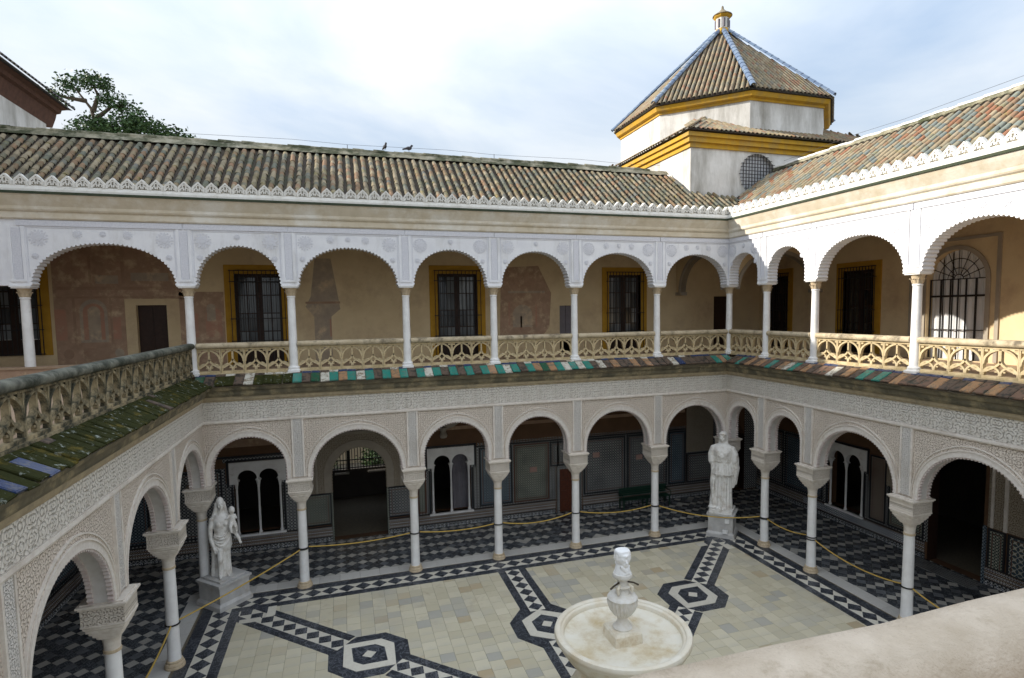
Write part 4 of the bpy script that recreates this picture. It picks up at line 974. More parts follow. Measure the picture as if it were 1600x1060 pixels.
# transverse arches at the corner of the upper gallery
for rz, lg, lab in ((PI/2, GY, 'plaster arch spanning the far upper gallery at the right corner'), (0, GX, 'plaster arch spanning the right upper gallery beside the corner')):
    t = thing('cross_arch', lab, 'arch', (W, 0, 0), rz, 'cross arches of the upper gallery corner'); mb = MB(); a = lg/2-.4
    A = [(lg/2+x, 10.1+z) for x, z in arch(a, 1.5, 20)]
    mb.prism([(.24, 10.1)]+A+[(lg-.02, 10.1), (lg-.02, 12.09), (.24, 12.09)], -.12, .12); mb.build('wall', 'ochre_plaster', t)
    mb = MB()
    o1 = arch(a, 1.5, 20); o2 = arch(a+.16, 1.66, 20)
    for k in range(min(len(o1), len(o2))-1): mb.prism([(lg/2+p[0], 10.1+p[1]) for p in (o1[k], o1[k+1], o2[k+1], o2[k])], -.15, .15)
    mb.box(lg-.5, lg-.01, -.16, .16, 9.95, 10.1); mb.build('moulding', 'inner_plaster', t)

# right gallery
rw = side('gallery_wall', 'tiled back wall of the lower right gallery with a black arched doorway', 'wall', 's' if False else 'right')
Y = GX; wl = MB()
for u0, u1, z0, z1 in ((-3.85, .5, .67, 3.4), (2.8, 5.34, .67, 2.28), (.505, .75, .67, 2.7), (2.55, 2.795, .67, 3.4), (5.0, 5.34, 2.3, 3.4)):
    mb = MB(); mb.box(u0, u1, Y-.012, Y+.001, z0, z1); mb.build('dado_or_shade_strip', 'tile_grey', rw)
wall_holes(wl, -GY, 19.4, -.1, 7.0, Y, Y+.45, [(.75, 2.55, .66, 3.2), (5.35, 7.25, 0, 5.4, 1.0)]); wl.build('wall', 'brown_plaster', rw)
twin_window(rw, .75, 2.55, .66, 2.7, 3.45, Y)
for u0, u1, m_ in ((-3.8, -2.0, 'tile_grey'), (-1.9, .45, 'tile_blue'), (2.85, 3.6, 'tile_brown'), (3.7, 5.2, 'tile_green')): tile_panel(rw, u0, u1, .72, 3.36, Y, m_)
mb = MB(); mb.box(3.62, 4.9, Y-.04, Y, 2.3, 5.2); mb.build('plaster_panel', 'lace_brown', rw)
base_band(rw, -3.85, 5.25, Y)
mb = MB(); mb.box(-.6, 4.9, Y-.075, Y-.05, .28, .58); mb.build('tile_band', 'tile_white', rw)
for u0, u1, m_ in ((7.4, 7.95, 'tile_green'), (8.0, 9.6, 'tile_star')): tile_panel(rw, u0, u1, .3, 1.95, Y, m_)
base_band(rw, 7.35, 12, Y)
mb = MB(); mb.box(7.4, 12, Y-.05, Y, 2.0, 6.0); p = mb.build('plaster_panel', 'lace_brown', rw)
mb = MB(); mb.box(7.5, 7.58, Y-.09, Y-.05, 2.0, 6); mb.box(7.9, 8.0, Y-.1, Y-.05, 2.0, 6); mb.build('plaster_moulding', 'arch_ring', p)
mb = MB(); mb.box(5.352, 5.37, Y-.03, Y+.44, 0, 4.4); mb.build('jamb_or_shade_plate', 'dark_wood', rw)  # dark plate added over the brown reveal, its colour standing in for doorway shade
mb = MB(); mb.box(7.26, 7.36, Y-.06, Y+.2, 0, 2.0); mb.build('jamb_or_shade_plate', 'tile_blue', rw)
ru = side('gallery_wall', 'ochre back wall of the upper right gallery with the fanlight window', 'wall', 'right')
wl = MB(); wall_holes(wl, -GY, 19.4, HF-.6, 12.2, Y, Y+.4, [(1.25, 2.75, HF, 10.78), (-3.2, -1.95, HF, 10.8), (4.95, 6.95, HF, 11.2, 1.0)]); wl.build('wall', 'ochre_plaster', ru)
gallery_window(ru, 1.25, 2.75, HF, 10.78, Y, 'glass'); gallery_window(ru, -3.2, -1.95, HF, 10.8, Y, 'glass')
# fanlight: curtains behind a black iron lattice with radiating bars
mb = MB(); c_ = 5.95; zf = 10.2; r_ = .014; yb = Y+.14
for u in (4.97, 5.35, 5.68, 5.95, 6.22, 6.55, 6.93): mb.box(u-r_*(1.6 if u in (5.35, 6.55) else 1), u+r_*(1.6 if u in (5.35, 6.55) else 1), yb, yb+.05, HF, zf-(.0 if True else 0))
for z, t_ in ((8.45, .014), (9.62, .035), (zf, .016)): mb.box(4.95, 6.95, yb+.005, yb+.045, z-t_, z+t_)
for k in range(1, 8):
    a = PI*k/8; mb.tube([(c_+.16*math.cos(a), yb+.025, zf+.16*math.sin(a)), (c_+.98*math.cos(a), yb+.025, zf+.98*math.sin(a))], .014, 4)
for rr in (.16, .38, .7): mb.tube([(c_+rr*math.cos(PI*i/20), yb+.025, zf+rr*math.sin(PI*i/20)) for i in range(21)], .014, 4)
wn = mb.build('window', 'iron', ru)
for k in range(6):
    e0, e1 = [4.97, 5.35, 5.68, 5.95, 6.22, 6.55, 6.93][k:k+2]; mb = MB(); n = 6
    P = [(e0+(e1-e0)*i/n, Y+.26+.03*math.sin(i*1.7+k)) for i in range(n+1)]
    for p, q_ in zip(P, P[1:]): mb.quad((*p, HF), (*q_, HF), (*q_, 11.2), (*p, 11.2))
    mb.build('curtain', 'curtain', wn)
mb = MB(); o1 = arch(1.03, 3.78-.0, 24); o2 = arch(1.17, 3.92, 24)
for k in range(min(len(o1), len(o2))-1): mb.prism([(c_+p[0], HF+p[1]) for p in (o1[k], o1[k+1], o2[k+1], o2[k])], Y-.05, Y-.001)
mb.build('surround', 'inner_plaster', wn)
mb = MB(); mb.box(4.3, 4.4, Y-.05, Y, HF, 11.6); mb.box(7.3, 7.42, Y-.05, Y, HF, 11.6); mb.box(4.4, 7.3, Y-.05, Y, 11.5, 11.6); mb.build('plaster_moulding', 'inner_plaster', ru)
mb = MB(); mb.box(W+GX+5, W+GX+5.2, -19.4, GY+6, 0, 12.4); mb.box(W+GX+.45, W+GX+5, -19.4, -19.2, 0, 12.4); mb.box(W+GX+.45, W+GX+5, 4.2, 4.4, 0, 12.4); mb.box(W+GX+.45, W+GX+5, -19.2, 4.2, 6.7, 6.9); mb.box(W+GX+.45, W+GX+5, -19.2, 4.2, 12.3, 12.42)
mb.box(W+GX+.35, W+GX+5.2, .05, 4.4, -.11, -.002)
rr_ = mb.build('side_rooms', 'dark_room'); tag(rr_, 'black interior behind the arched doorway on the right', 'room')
# left gallery, ground floor
lwall = side('gallery_wall', 'dim tiled back wall of the lower left gallery behind its arches', 'wall', 'left')
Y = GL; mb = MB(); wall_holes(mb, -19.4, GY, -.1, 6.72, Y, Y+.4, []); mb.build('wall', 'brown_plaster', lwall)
base_band(lwall, -19, GY-.1, Y); mb = MB(); mb.box(-19, GY-.1, Y-.012, Y+.001, .67, 3.4); mb.build('dado_or_shade_strip', 'tile_grey', lwall)
for i in range(6): tile_panel(lwall, -12+i*2.5, -9.6+i*2.5, .72, 3.36, Y, ('tile_grey', 'tile_blue')[i % 2])

# ------------------------------------------------------------------ roofs
def tile_mesh(r0, r1, ln, n=6):
    mb = MB(); a = [[(r*math.cos(PI*i/n), y, r*math.sin(PI*i/n)*.9) for i in range(n+1)] for r, y in ((r0, 0), (r1, ln))]
    b = [[(p[0]*.82, p[1], p[2]*.8) for p in a[0]]]
    mb.loft([b[0], a[0], a[1]], caps=False, closed=False); return mb
TB = tile_mesh(.1, .072, .32)
def roof_tiles(name, root, O, U, S, spots, mat, limit=300, tb=TB):
    """spots: (u, s) of each cover tile's lower end on the plane O + u U + s S"""
    Nn = U.cross(S).normalized(); base = Matrix((U, S, Nn)).transposed().to_4x4(); me = tb.mesh(name, mat, smooth=.9); it = []
    for u, s_ in spots: p = O+U*u+S*s_; it.append((rank(p), p))
    it.sort(key=lambda t: -t[0]); rest = MB(); inv = Matrix.Translation(-O)
    for i, (rk, p) in enumerate(it):
        M_ = Matrix.Translation(p+Nn*random.uniform(.012, .026)) @ base @ Matrix.Rotation(random.uniform(-.045, .045), 4, 'Z') @ Matrix.Rotation(.075+random.uniform(-.025, .025), 4, 'X') @ Matrix.Diagonal((random.uniform(.94, 1.06), 1, random.uniform(.92, 1.08), 1))
        if i < limit and rk > 0: link(name, me, root, mat=inv @ M_)
        else: rest.put(tb, inv @ M_)
    if rest.v: rest.build(name, mat, root, smooth=.9, kind='stuff')
SL = (15.7-12.95)/4; c_, s_ = math.cos(math.atan(SL)), math.sin(math.atan(SL))
def wing_roof(name, label, O, U, S, length, ok, mat, ridge_pts, deck):
    wing = thing('gallery_wing', label, 'building', O); root = link('roof', deck, wing); root.location = (0, 0, 0); O = Vector(O); ln = 4/c_
    spots = []; pan = MB(); n = int(length/.28)
    for i in range(n):
        u = .14+i*.28; wob = random.uniform(-.01, .01)
        for j in range(16):
            st_ = j*.27+.02+random.uniform(-.015, .015)
            if ok(O+U*u+S*st_): spots.append((u+wob+random.uniform(-.008, .008), st_))
        seg = [k for k in range(25) if ok(O+U*(u+.14)+S*(k*.19))]
        if seg:
            a, b = min(seg)*.19-.02, max(seg)*.19+.2; Nn = U.cross(S)
            rows = [[O+U*(u+.14+.115*math.cos(t))+S*q_+Nn*(.045-.06*abs(math.sin(t))) for t in [PI*k/4 for k in range(5)]] for q_ in (a, b)]
            pan.loft([[p-O for p in r] for r in rows], caps=False, closed=False)
    pan.build('pan_tile', 'dark_pan', root, kind='stuff'); roof_tiles('roof_tile', root, O, U, S, spots, mat)
    mb = MB(); Nn = U.cross(S); a, b, cc = O-O, U*length, S*ln
    mb.loft([[a-Nn*.03, b-Nn*.03, b+cc-Nn*.03, cc-Nn*.03], [a-Nn*.2, b-Nn*.2, b+cc-Nn*.2, cc-Nn*.2]]) if ridge_pts[1] else None
    if mb.v: mb.build('deck', 'dark_pan', root)
    # ridge: mortared row of half-round tiles
    r0, r1 = ridge_pts[0]; d = (Vector(r1)-Vector(r0)); nn = int(d.length/.4); d.normalize(); rings = []
    b = MB(); rt = tile_mesh(*((.15, .135) if U.x > .5 else (.12, .1)), .43, 6)
    P0 = Vector(r0)-O; z_ = Vector((0, 0, 1)); x_ = d.cross(z_)
    for i in range(nn):
        p = P0+d*(i*.4)+Vector((0, 0, random.uniform(-.02, .02))); M_ = Matrix.Translation(p) @ Matrix((x_, d, z_)).transposed().to_4x4(); b.put(rt, M_)
    b.build('ridge_tile', 'ridge_mortar' if U.x > .5 else 'parapet_plaster', root, smooth=.9)
    b = MB(); n_ = U.cross(S)
    for i in range(int(length/.5) if U.x > .5 else 0):
        a_ = O+U*(i*.5)+S*(4.5+random.uniform(-.04, .05)); b_ = O+U*(i*.5+.5)+S*(4.5+random.uniform(-.04, .05))
        if ok(a_+S*.3) and ok(b_+S*.3): b.quad(a_-O+n_*.1, b_-O+n_*.1, b_-O+S*.36+n_*.13, a_-O+S*.36+n_*.13)
    if b.v and deck.name == 'roof': b.build('mortar_band', 'ridge_mortar', root)
    b = MB(); b.tube([P0-d*.1+Vector((0, 0, -.12)), P0+d*(nn*.4)+Vector((0, 0, -.12))], .17, 6); b.build('ridge_bed', 'ridge_mortar', root)
    return root
ok_far = lambda p: (p.x-20 < p.y+.05) and not (p.x > 19.35 and p.y > 1.9) and p.x > -7.2
ok_right = lambda p: (p.x-20 > p.y-.05) and not (p.y > 1.95) 
Sf = Vector((0, c_, s_)); Sr = Vector((c_, 0, s_))
def deck_mesh(O, *quads):
    mb = MB()
    for q_ in quads: mb.quad(*[Vector(p)-Vector(O) for p in q_])
    return mb.mesh('roof', 'dark_pan')
OF = (-7.2, -.12, 12.87); OR = (19.88, 2.6, 12.87)
wing_roof('', 'far gallery wing under a long mossy roof of weathered barrel tiles', OF, Vector((1, 0, 0)), Sf, 29.0, ok_far, 'old_tile', (((-7.2, 3.95, 15.72), (18.6, 3.95, 15.72)), False),
    deck_mesh(OF, ((-7.2, -.12, 12.83), (19.9, -.12, 12.83), (19.9, 2.1, 14.36), (19.0, 3.95, 15.62), (-7.2, 3.95, 15.62)), ((-7.2, 3.95, 15.62), (19.3, 3.95, 15.62), (19.3, 9.8, 12.6), (-7.2, 9.8, 12.6))))
wing_roof('', 'right gallery wing under a sunlit roof of reddish barrel tiles', OR, Vector((0, -1, 0)), Sr, 22.0, ok_right, 'warm_tile', (((23.95, 2.0, 15.72), (23.95, -19.4, 15.72)), False),
    deck_mesh(OR, ((19.88, -.12, 12.83), (19.88, -19.4, 12.83), (23.95, -19.4, 15.62), (23.95, 2.15, 15.62), (22.1, 2.15, 14.36)), ((23.95, -19.4, 15.62), (23.95, 2.15, 15.62), (30, 2.15, 12.4), (30, -19.4, 12.4))))

# ------------------------------------------------------------------ tower with its octagonal lantern storey
TX, TY, TA, BW = 25.05, 7.7, 5.1, 5.6
tw = thing('tower', 'whitewashed tower with ochre cornices, octagonal upper storey and pointed tiled roof', 'tower', (TX, TY, 0))
mb = MB(); wall_holes(mb, -BW, BW, 12.0, 16.4, -BW, -BW+.5, [])
mb = MB(); A = [(-2.05+.95*math.cos(2*PI*i/32), 15.4+.95*math.sin(2*PI*i/32)) for i in range(32)]
top = [(-BW, 16.4)]+[(-2.05-.95*math.cos(PI*i/16), 15.4+.95*math.sin(PI*i/16)) for i in range(0)]
half1 = [(-2.05+.95*math.cos(PI-PI*i/16), 15.4+.95*math.sin(PI-PI*i/16)) for i in range(17)]; half2 = [(-2.05+.95*math.cos(PI+PI*i/16), 15.4+.95*math.sin(PI+PI*i/16)) for i in range(17)]
for poly in ([(-BW, 15.4)]+half1+[(BW, 15.4), (BW, 16.4), (-BW, 16.4)], [(-BW, 15.4)]+half2+[(BW, 15.4), (BW, 12.45), (-BW, 12.45)]): mb.add([(x, -BW, z) for x, z in poly], [tuple(range(len(poly)))])
for p, q_ in zip(A, A[1:]+A[:1]): mb.quad((p[0], -BW, p[1]), (q_[0], -BW, q_[1]), (q_[0], -BW+.45, q_[1]), (p[0], -BW+.45, p[1]))
mb.add([(x, -BW+.45, z) for x, z in A], []) 
for a, b in (((-BW, -BW), (-BW, BW)), ((-BW, BW), (BW, BW)), ((BW, BW), (BW, -BW))): mb.quad((*a, 12.45), (*b, 12.45), (*b, 16.4), (*a, 16.4))
mb.build('wall', 'whitewash', tw)
mb = MB(); mb.add([(x, -BW+.22, z) for x, z in A], [tuple(range(32))]); oc = mb.build('window', 'oculus_pane', tw)
mb = MB()
for i in range(1, 12):
    u = -2.05-.95+i*.95*2/12; h = math.sqrt(max(0, .95**2-(u+2.05)**2))-.01; mb.box(u-.011, u+.011, -BW-.03, -BW+.0, 15.4-h, 15.4+h)
    z = 15.4-.95+i*.95*2/12; h = math.sqrt(max(0, .95**2-(z-15.4)**2))+(.04 if i % 3 else .09); mb.box(-2.05-h, -2.05+h, -BW-.06, -BW-.031, z-.011, z+.011)
mb.build('grille', 'iron', oc)
def ringbox(mb, half, z0, z1):
    mb.slab([(-half, -half), (half, -half), (half, half), (-half, half)], z0, z1)
mb = MB()
for h, z0, z1 in ((BW+.08, 16.401, 16.6), (BW+.2, 16.602, 16.82), (BW+.3, 16.822, 17.0)): ringbox(mb, h, z0, z1)
mb.build('cornice', 'ochre_paint', tw)
def octo(a, z): k = a*math.tan(PI/8); return [(-k, -a, z), (k, -a, z), (a, -k, z), (a, k, z), (k, a, z), (-k, a, z), (-a, k, z), (-a, -k, z)]
mb = MB(); mb.loft([octo(TA, 16.9), octo(TA, 18.9)]); mb.build('octagon', 'whitewash', tw)
mb = MB(); mb.loft([octo(TA+.06, 18.9), octo(TA+.06, 19.0), octo(TA+.22, 19.05), octo(TA+.3, 19.24)]); mb.build('octagon_cornice', 'ochre_paint', tw)
mb = MB(); AE, ZE, ZA = TA+.42, 19.26, 24.5
mb.loft([octo(AE-.05, ZE), octo(AE*.62, ZE+(ZA-ZE)*.355), octo(.4, ZA-.25)]); mb.build('roof_deck', 'dark_pan', tw)
big = tile_mesh(.088, .064, .33)
sp_all = []
rest_n = 0
for f in range(8):
    a = -PI/2+PI/4*f; nrm = Vector((math.cos(a), math.sin(a), 0)); U = Vector((-nrm.y, nrm.x, 0)); O = nrm*AE+Vector((0, 0, ZE+.06)); S = (Vector((0, 0, ZA))-O); SLn = S.length; S.normalize()
    k = AE*math.tan(PI/8); spots = []
    nc = int(2*k/.235)
    for i in range(nc+1):
        u = -k+.02+i*(2*k-.04)/nc
        for j in range(28):
            t = j*.28
            if abs(u) < k*(1-(t+.2)/SLn): spots.append((u, t))
    sp_all.append((O, U, S, spots))
class R: location = Vector((0, 0, 0))
TL = Vector((TX, TY, 0))
def tower_tiles(name, groups, mat, tb, limit):
    it = []; me = tb.mesh(name, mat, smooth=.9); rest = MB()
    for O, U, S, spots in groups:
        Nn = U.cross(S).normalized(); base = Matrix((U, S, Nn)).transposed().to_4x4()
        for u, t in spots:
            p = O+U*u+S*t; vis = Nn.dot(Vector((CX, CY, CZ))-TL-p) > 0
            it.append((rank(p+TL) if vis else 0, Matrix.Translation(p) @ base @ Matrix.Rotation(.08, 4, 'X') @ Matrix.Rotation(random.uniform(-.03, .03), 4, 'Z')))
    it.sort(key=lambda t: -t[0])
    for i, (rk, M_) in enumerate(it):
        if i < limit and rk > 0: link(name, me, tw, mat=M_)
        else: rest.put(tb, M_)
    if rest.v: rest.build(name, mat, tw, smooth=.9, kind='stuff')
# skirt roof of the square storey
sk = []; SK0 = BW+.42
for f in range(4):
    a = -PI/2+PI/2*f; nrm = Vector((math.cos(a), math.sin(a), 0)); U = Vector((-nrm.y, nrm.x, 0)); O = nrm*SK0+Vector((0, 0, 17.08)); S = (-nrm*math.cos(.5)+Vector((0, 0, 1))*math.sin(.5)); sp = []
    for i in range(52):
        u = -SK0+.05+i*(2*SK0-.1)/51
        for j in range(11):
            t = j*.28; din = t*math.cos(.5); xx, yy = abs(u), SK0-din
            if xx <= yy+.02 and not (yy < TA-.1 and xx < TA-.1 and xx+yy < TA*math.sqrt(2)-.1): sp.append((u, t))
    sk.append((O, U, S, sp))
mb = MB(); t_ = math.tan(.5); mb.loft([[(-SK0, -SK0, 17.04), (SK0, -SK0, 17.04), (SK0, SK0, 17.04), (-SK0, SK0, 17.04)], [(-3, -3, 17.04+(SK0-3)*t_), (3, -3, 17.04+(SK0-3)*t_), (3, 3, 17.04+(SK0-3)*t_), (-3, 3, 17.04+(SK0-3)*t_)]]); mb.build('skirt_deck', 'dark_pan', tw)
tower_tiles('roof_tile', sp_all+sk, 'tower_tile', big, 300)
for f in range(8):
    p = Vector(octo(AE+.03, ZE+.12)[f]); e = Vector((0, 0, ZA-.1))+Vector((p.x, p.y, 0)).normalized()*.35; d = (e-p); n = int(d.length/.42); mb = MB(); rt = tile_mesh(.15, .13, .45, 6)
    d.normalize(); x_ = d.cross(Vector((0, 0, 1))).normalized(); z_ = x_.cross(d)
    for i in range(n): mb.put(rt, Matrix.Translation(p+d*(i*.42)) @ Matrix((x_, d, z_)).transposed().to_4x4())
    mb.build('hip_ridge', 'blue_hip', tw, smooth=.9)
mb = MB(); mb.lathe([(0.484, ZA-.32), (0.484, ZA-.1), (0.437, ZA-.05), (0.390, ZA), (0.390, ZA+.05)], n=8); ln_ = mb.build('lantern', 'ochre_paint', tw)
mb = MB(); mb.lathe([(0.367, ZA+.05), (0.367, ZA+.62)], n=8); mb.build('lantern_wall', 'whitewash', ln_)
mb = MB(); mb.lathe([(0.374, ZA+.62), (0.468, ZA+.7), (0.499, ZA+.78)], n=8); mb.build('lantern_cornice', 'ochre_paint', ln_)
mb = MB(); mb.lathe([(0.530, ZA+.78), (0.515, ZA+.82), (0.234, ZA+1.0), (0.078, ZA+1.15), (0.055, ZA+1.3), (0.008, ZA+1.36)], n=16); mb.build('lantern_roof', 'old_tile', ln_)
mb = MB()
for k in range(8):
    a = PI/8+PI/4*k; mb.box(.345*math.cos(a)-.05, .345*math.cos(a)+.05, .345*math.sin(a)-.05, .345*math.sin(a)+.05, ZA+.12, ZA+.55)
mb.build('lantern_opening', 'shutter_grey', ln_)

# ------------------------------------------------------------------ building on the left
lb = thing('town_house', 'white building at the far left with a deep brown timber eave', 'building', (0, 0, 0))
mb = MB(); mb.box(-18, -7.25, -24, 9.9, -.1, 17.95); mb.build('wall', 'whitewash', lb)
mb = MB(); profile(mb, [(-6.55, 18.42), (-7.25, 17.9), (-7.7, 17.9), (-7.7, 18.5), (-6.55, 18.5)], 0, 1)
mb = MB()
pr_ = [(-6.62, 18.4), (-6.85, 18.36), (-6.9, 18.22), (-7.05, 18.18), (-7.1, 17.98), (-7.24, 17.6), (-12.2, 17.6), (-12.2, 18.4)]
n = len(pr_); mb.add([(x, -24, z) for x, z in pr_]+[(x, 10.45, z) for x, z in pr_], [tuple(range(n)), tuple(range(2*n-1, n-1, -1))]+[(i, (i+1) % n, (i+1) % n+n, i+n) for i in range(n)]); mb.build('timber_eave', 'soffit_wood', lb)
mb = MB(); mb.loft([[(-6.5, -24.4, 18.44), (-6.5, 10.6, 18.44), (-18.6, 10.6, 18.44), (-18.6, -24.4, 18.44)], [(-12.4, -24, 23.4), (-12.4, 5.2, 23.4), (-12.6, 5.2, 23.4), (-12.6, -24, 23.4)]]); rf = mb.build('roof', 'grey_tile', lb)  # roof ridge raised so its shadow keeps the lower right arcade dark
for i in range(86):
    mb = MB() if i == 0 else mb
    if i == 0:
        tb_ = tile_mesh(.1, .085, .6); et = tb_.mesh('eave_tile', 'grey_tile')
    d = Vector((-5.9, 0, 4.96)).normalized()
    M_ = Matrix.Translation((-6.42, 10.5-i*.26, 18.45)) @ Matrix((Vector((0, 1, 0)), d, Vector((0, 1, 0)).cross(d))).transposed().to_4x4()
    link('eave_tile', et, lb, mat=M_)

# ------------------------------------------------------------------ statues and pedestals
def pedestal(label, c, rz, half, h):
    t = thing('pedestal', label, 'pedestal', (c[0], c[1], .03), rz)
    mb = MB(); mb.loft([sqring(half, 0, 30, 40), sqring(half, .14, 30, 40), sqring(half-.05, .2, 30, 40), sqring(half-.07, .22, 30, 40)]); mb.build('base', 'pedestal_marble', t, smooth=.5)
    k = half-.08; mb = MB(); mb.box(-k, k, -k, k, .22, h-.12); mb.build('die', 'pedestal_marble', t)
    mb = MB(); mb.box(-k-.03, k+.03, -k-.03, k+.03, h-.12, h-.07); mb.box(-k-.06, k+.06, -k-.06, k+.06, h-.07, h); mb.build('cap', 'pedestal_marble', t)
    return t
pl = pedestal('grey marble pedestal under the veiled statue in the left corner', (.6, -.27), PI/4, .6, .84)
pr2 = pedestal('stained marble pedestal under the tall statue in the right corner', (19.22, -.76), -PI/4, .56, .96)
mb = MB(); mb.box(.18, .34, -.53, -.48, .62, .78); mb.box(.1, .3, -.6, -.5, .2, .34); mb.build('repair_block', 'column_marble', pr2)
mb = MB(); mb.box(-.45, .45, -.45, .45, .96, 1.1); mb.build('plinth', 'statue_marble', pr2)
mb = MB(); mb.box(-.44, .44, -.44, .44, .84, .9); mb.build('plinth', 'pedestal_marble', pl)
def body(mb, rows, n=72):
    """rows: z, cx, cy, rx, ry, fold depth, fold count, phase"""
    R_ = []
    for z, cx, cy, rx, ry, am, k, ph in rows:
        ring_ = []
        for i in range(n):
            t = 2*PI*i/n; w_ = 1+am*(abs(math.sin(k*t/2+ph))**.6-.6)
            ring_.append((cx+rx*w_*math.cos(t), cy+ry*w_*math.sin(t), z))
        R_.append(ring_)
    mb.loft(R_)
def head(mb, c, s_, helmet=False):
    x, y, z = c
    mb.ell((x, y+.01*s_, z), (.095*s_, .115*s_, .14*s_), 16, 12); mb.ell((x, y-.05*s_, z-.075*s_), (.055*s_, .06*s_, .055*s_))
    mb.tube([(x, y-.105*s_, z+.03*s_), (x, y-.14*s_, z-.03*s_)], [.012*s_, .022*s_], 6)
    for e in (-1, 1):
        mb.ell((x+e*.042*s_, y-.1*s_, z+.045*s_), (.034*s_, .018*s_, .012*s_), 8, 6); mb.ell((x+e*.05*s_, y-.078*s_, z-.025*s_), (.032*s_, .03*s_, .035*s_), 8, 6); mb.ell((x+e*.096*s_, y+.01*s_, z), (.015*s_, .03*s_, .035*s_), 8, 6)
    mb.ell((x, y-.108*s_, z-.062*s_), (.03*s_, .014*s_, .01*s_), 8, 6)
# tall goddess in a girdled robe, forearms lost
st1 = tag(bpy.data.objects.new('statue', None), 'tall white marble statue of a helmeted robed goddess without forearms', 'statue'); COL.objects.link(st1); st1.location = (19.22, -.76, 1.13); st1.rotation_euler = (0, 0, -PI/4-.05)
mb = MB()
rows = [(0, 0, 0, .43, .34, .2, 15, 0), (.06, 0, 0, .42, .33, .26, 15, .06), (.5, 0, 0, .38, .3, .3, 15, .0), (1.0, .01, 0, .37, .29, .3, 15, .06), (1.35, .01, 0, .37, .29, .24, 15, 0),
        (1.42, .01, 0, .46, .35, .2, 19, .4), (1.6, .01, 0, .43, .32, .2, 19, .4), (1.85, .01, 0, .38, .28, .12, 19, .3), (1.95, 0, 0, .345, .25, .03, 22, 0), (2.0, 0, 0, .36, .26, .05, 20, 0), (2.2, 0, 0, .4, .28, .06, 20, .5), (2.4, 0, 0, .45, .27, .03, 14, 0), (2.55, 0, .01, .43, .22, .02, 10, 0), (2.64, 0, .02, .28, .17, 0, 1, 0), (2.7, 0, .02, .14, .13, 0, 1, 0), (2.85, 0, .0, .11, .11, 0, 1, 0)]
body(mb, rows, 150)
mb.tube([(-.3, 0, 2.54), (-.44, 0, 2.46), (-.52, -.02, 2.2), (-.5, -.05, 1.9), (-.46, -.08, 1.78)], [.1, .14, .16, .16, .07], 10); mb.tube([(.3, 0, 2.54), (.44, 0, 2.46), (.52, .02, 2.25), (.53, 0, 2.0), (.5, -.04, 1.85)], [.1, .14, .16, .15, .07], 10)
for e in (-1, 1): mb.ell((e*.17, -.22, 2.28), (.13, .1, .13))
mb.ell((0, -.28, 2.2), (.09, .05, .1)); mb.tube([(-.35, -.14, 2.42), (-.15, -.28, 2.22), (0, -.3, 2.14), (.15, -.28, 2.22), (.35, -.14, 2.42)], .035, 8)
mb.tube([(-.36*math.cos(t), -.27*math.sin(t), 1.95) for t in [PI*i/12 for i in range(13)]], .028, 8)
onr = lambda u, rx, ry: -ry*math.sqrt(max(.04, 1-(u/rx)**2))
for k in range(11):
    u = -.36+k*.072; hz = 1.4+.06*math.sin(k*2.2); mb.tube([(u, onr(u, .44, .34), hz), (u*.95, onr(u*.95, .41, .31), 1.62), (u*.88, onr(u*.88, .36, .26), 1.92)], [.036, .026, .012], 6)
for k in range(9):
    u = -.32+k*.08; mb.tube([(u, onr(u, .38, .27), 1.98), (u*.8, onr(u*.8, .42, .29)-.02, 2.16)], [.024, .014], 6)
# cloak behind her left arm, prop by her right leg
mb.tube([(.3, .12, 2.5), (.4, .12, 2.0), (.42, .12, 1.5), (.4, .1, 1.0)], [.12, .16, .16, .1], 8); mb.tube([(.45, .08, 2.5), (.56, .06, 2.1), (.57, .08, 1.6), (.5, .1, 1.15), (.44, .1, .85)], [.1, .15, .15, .12, .05], 8); mb.tube([(.5, .14, 2.3), (.66, .1, 1.7), (.58, .1, 1.0)], [.06, .08, .03], 6)
mb.tube([(-.46, -.06, 1.85), (-.42, -.08, 1.5), (-.44, -.1, 1.1), (-.4, -.12, .6), (-.44, -.14, .05)], [.1, .1, .12, .12, .15], 8); mb.tube([(-.36, -.2, 1.2), (-.4, -.24, .7), (-.34, -.24, .05)], [.06, .07, .08], 6)
mb.ell((-.4, -.22, .04), (.22, .2, .06)); mb.ell((.1, -.36, .03), (.08, .14, .06)); mb.ell((-.14, -.36, .03), (.08, .14, .06))
head(mb, (0, -.07, 2.94), 1.5); mb.ell((0, .0, 3.03), (.185, .21, .15), 16, 10); mb.tube([(-.16, -.08, 3.05), (-.1, -.2, 3.08), (0, -.235, 3.1), (.1, -.2, 3.08), (.16, -.08, 3.05)], .035, 8); mb.tube([(-.15, .02, 2.98), (-.14, .06, 2.8), (-.2, .04, 2.65)], [.06, .06, .04], 8); mb.tube([(.15, .02, 2.98), (.14, .06, 2.8), (.2, .04, 2.65)], [.06, .06, .04], 8)
f1 = remesh(mb, 'figure', 'statue_marble', .0155, st1, 0); f1.scale = (.88, .92, 1)
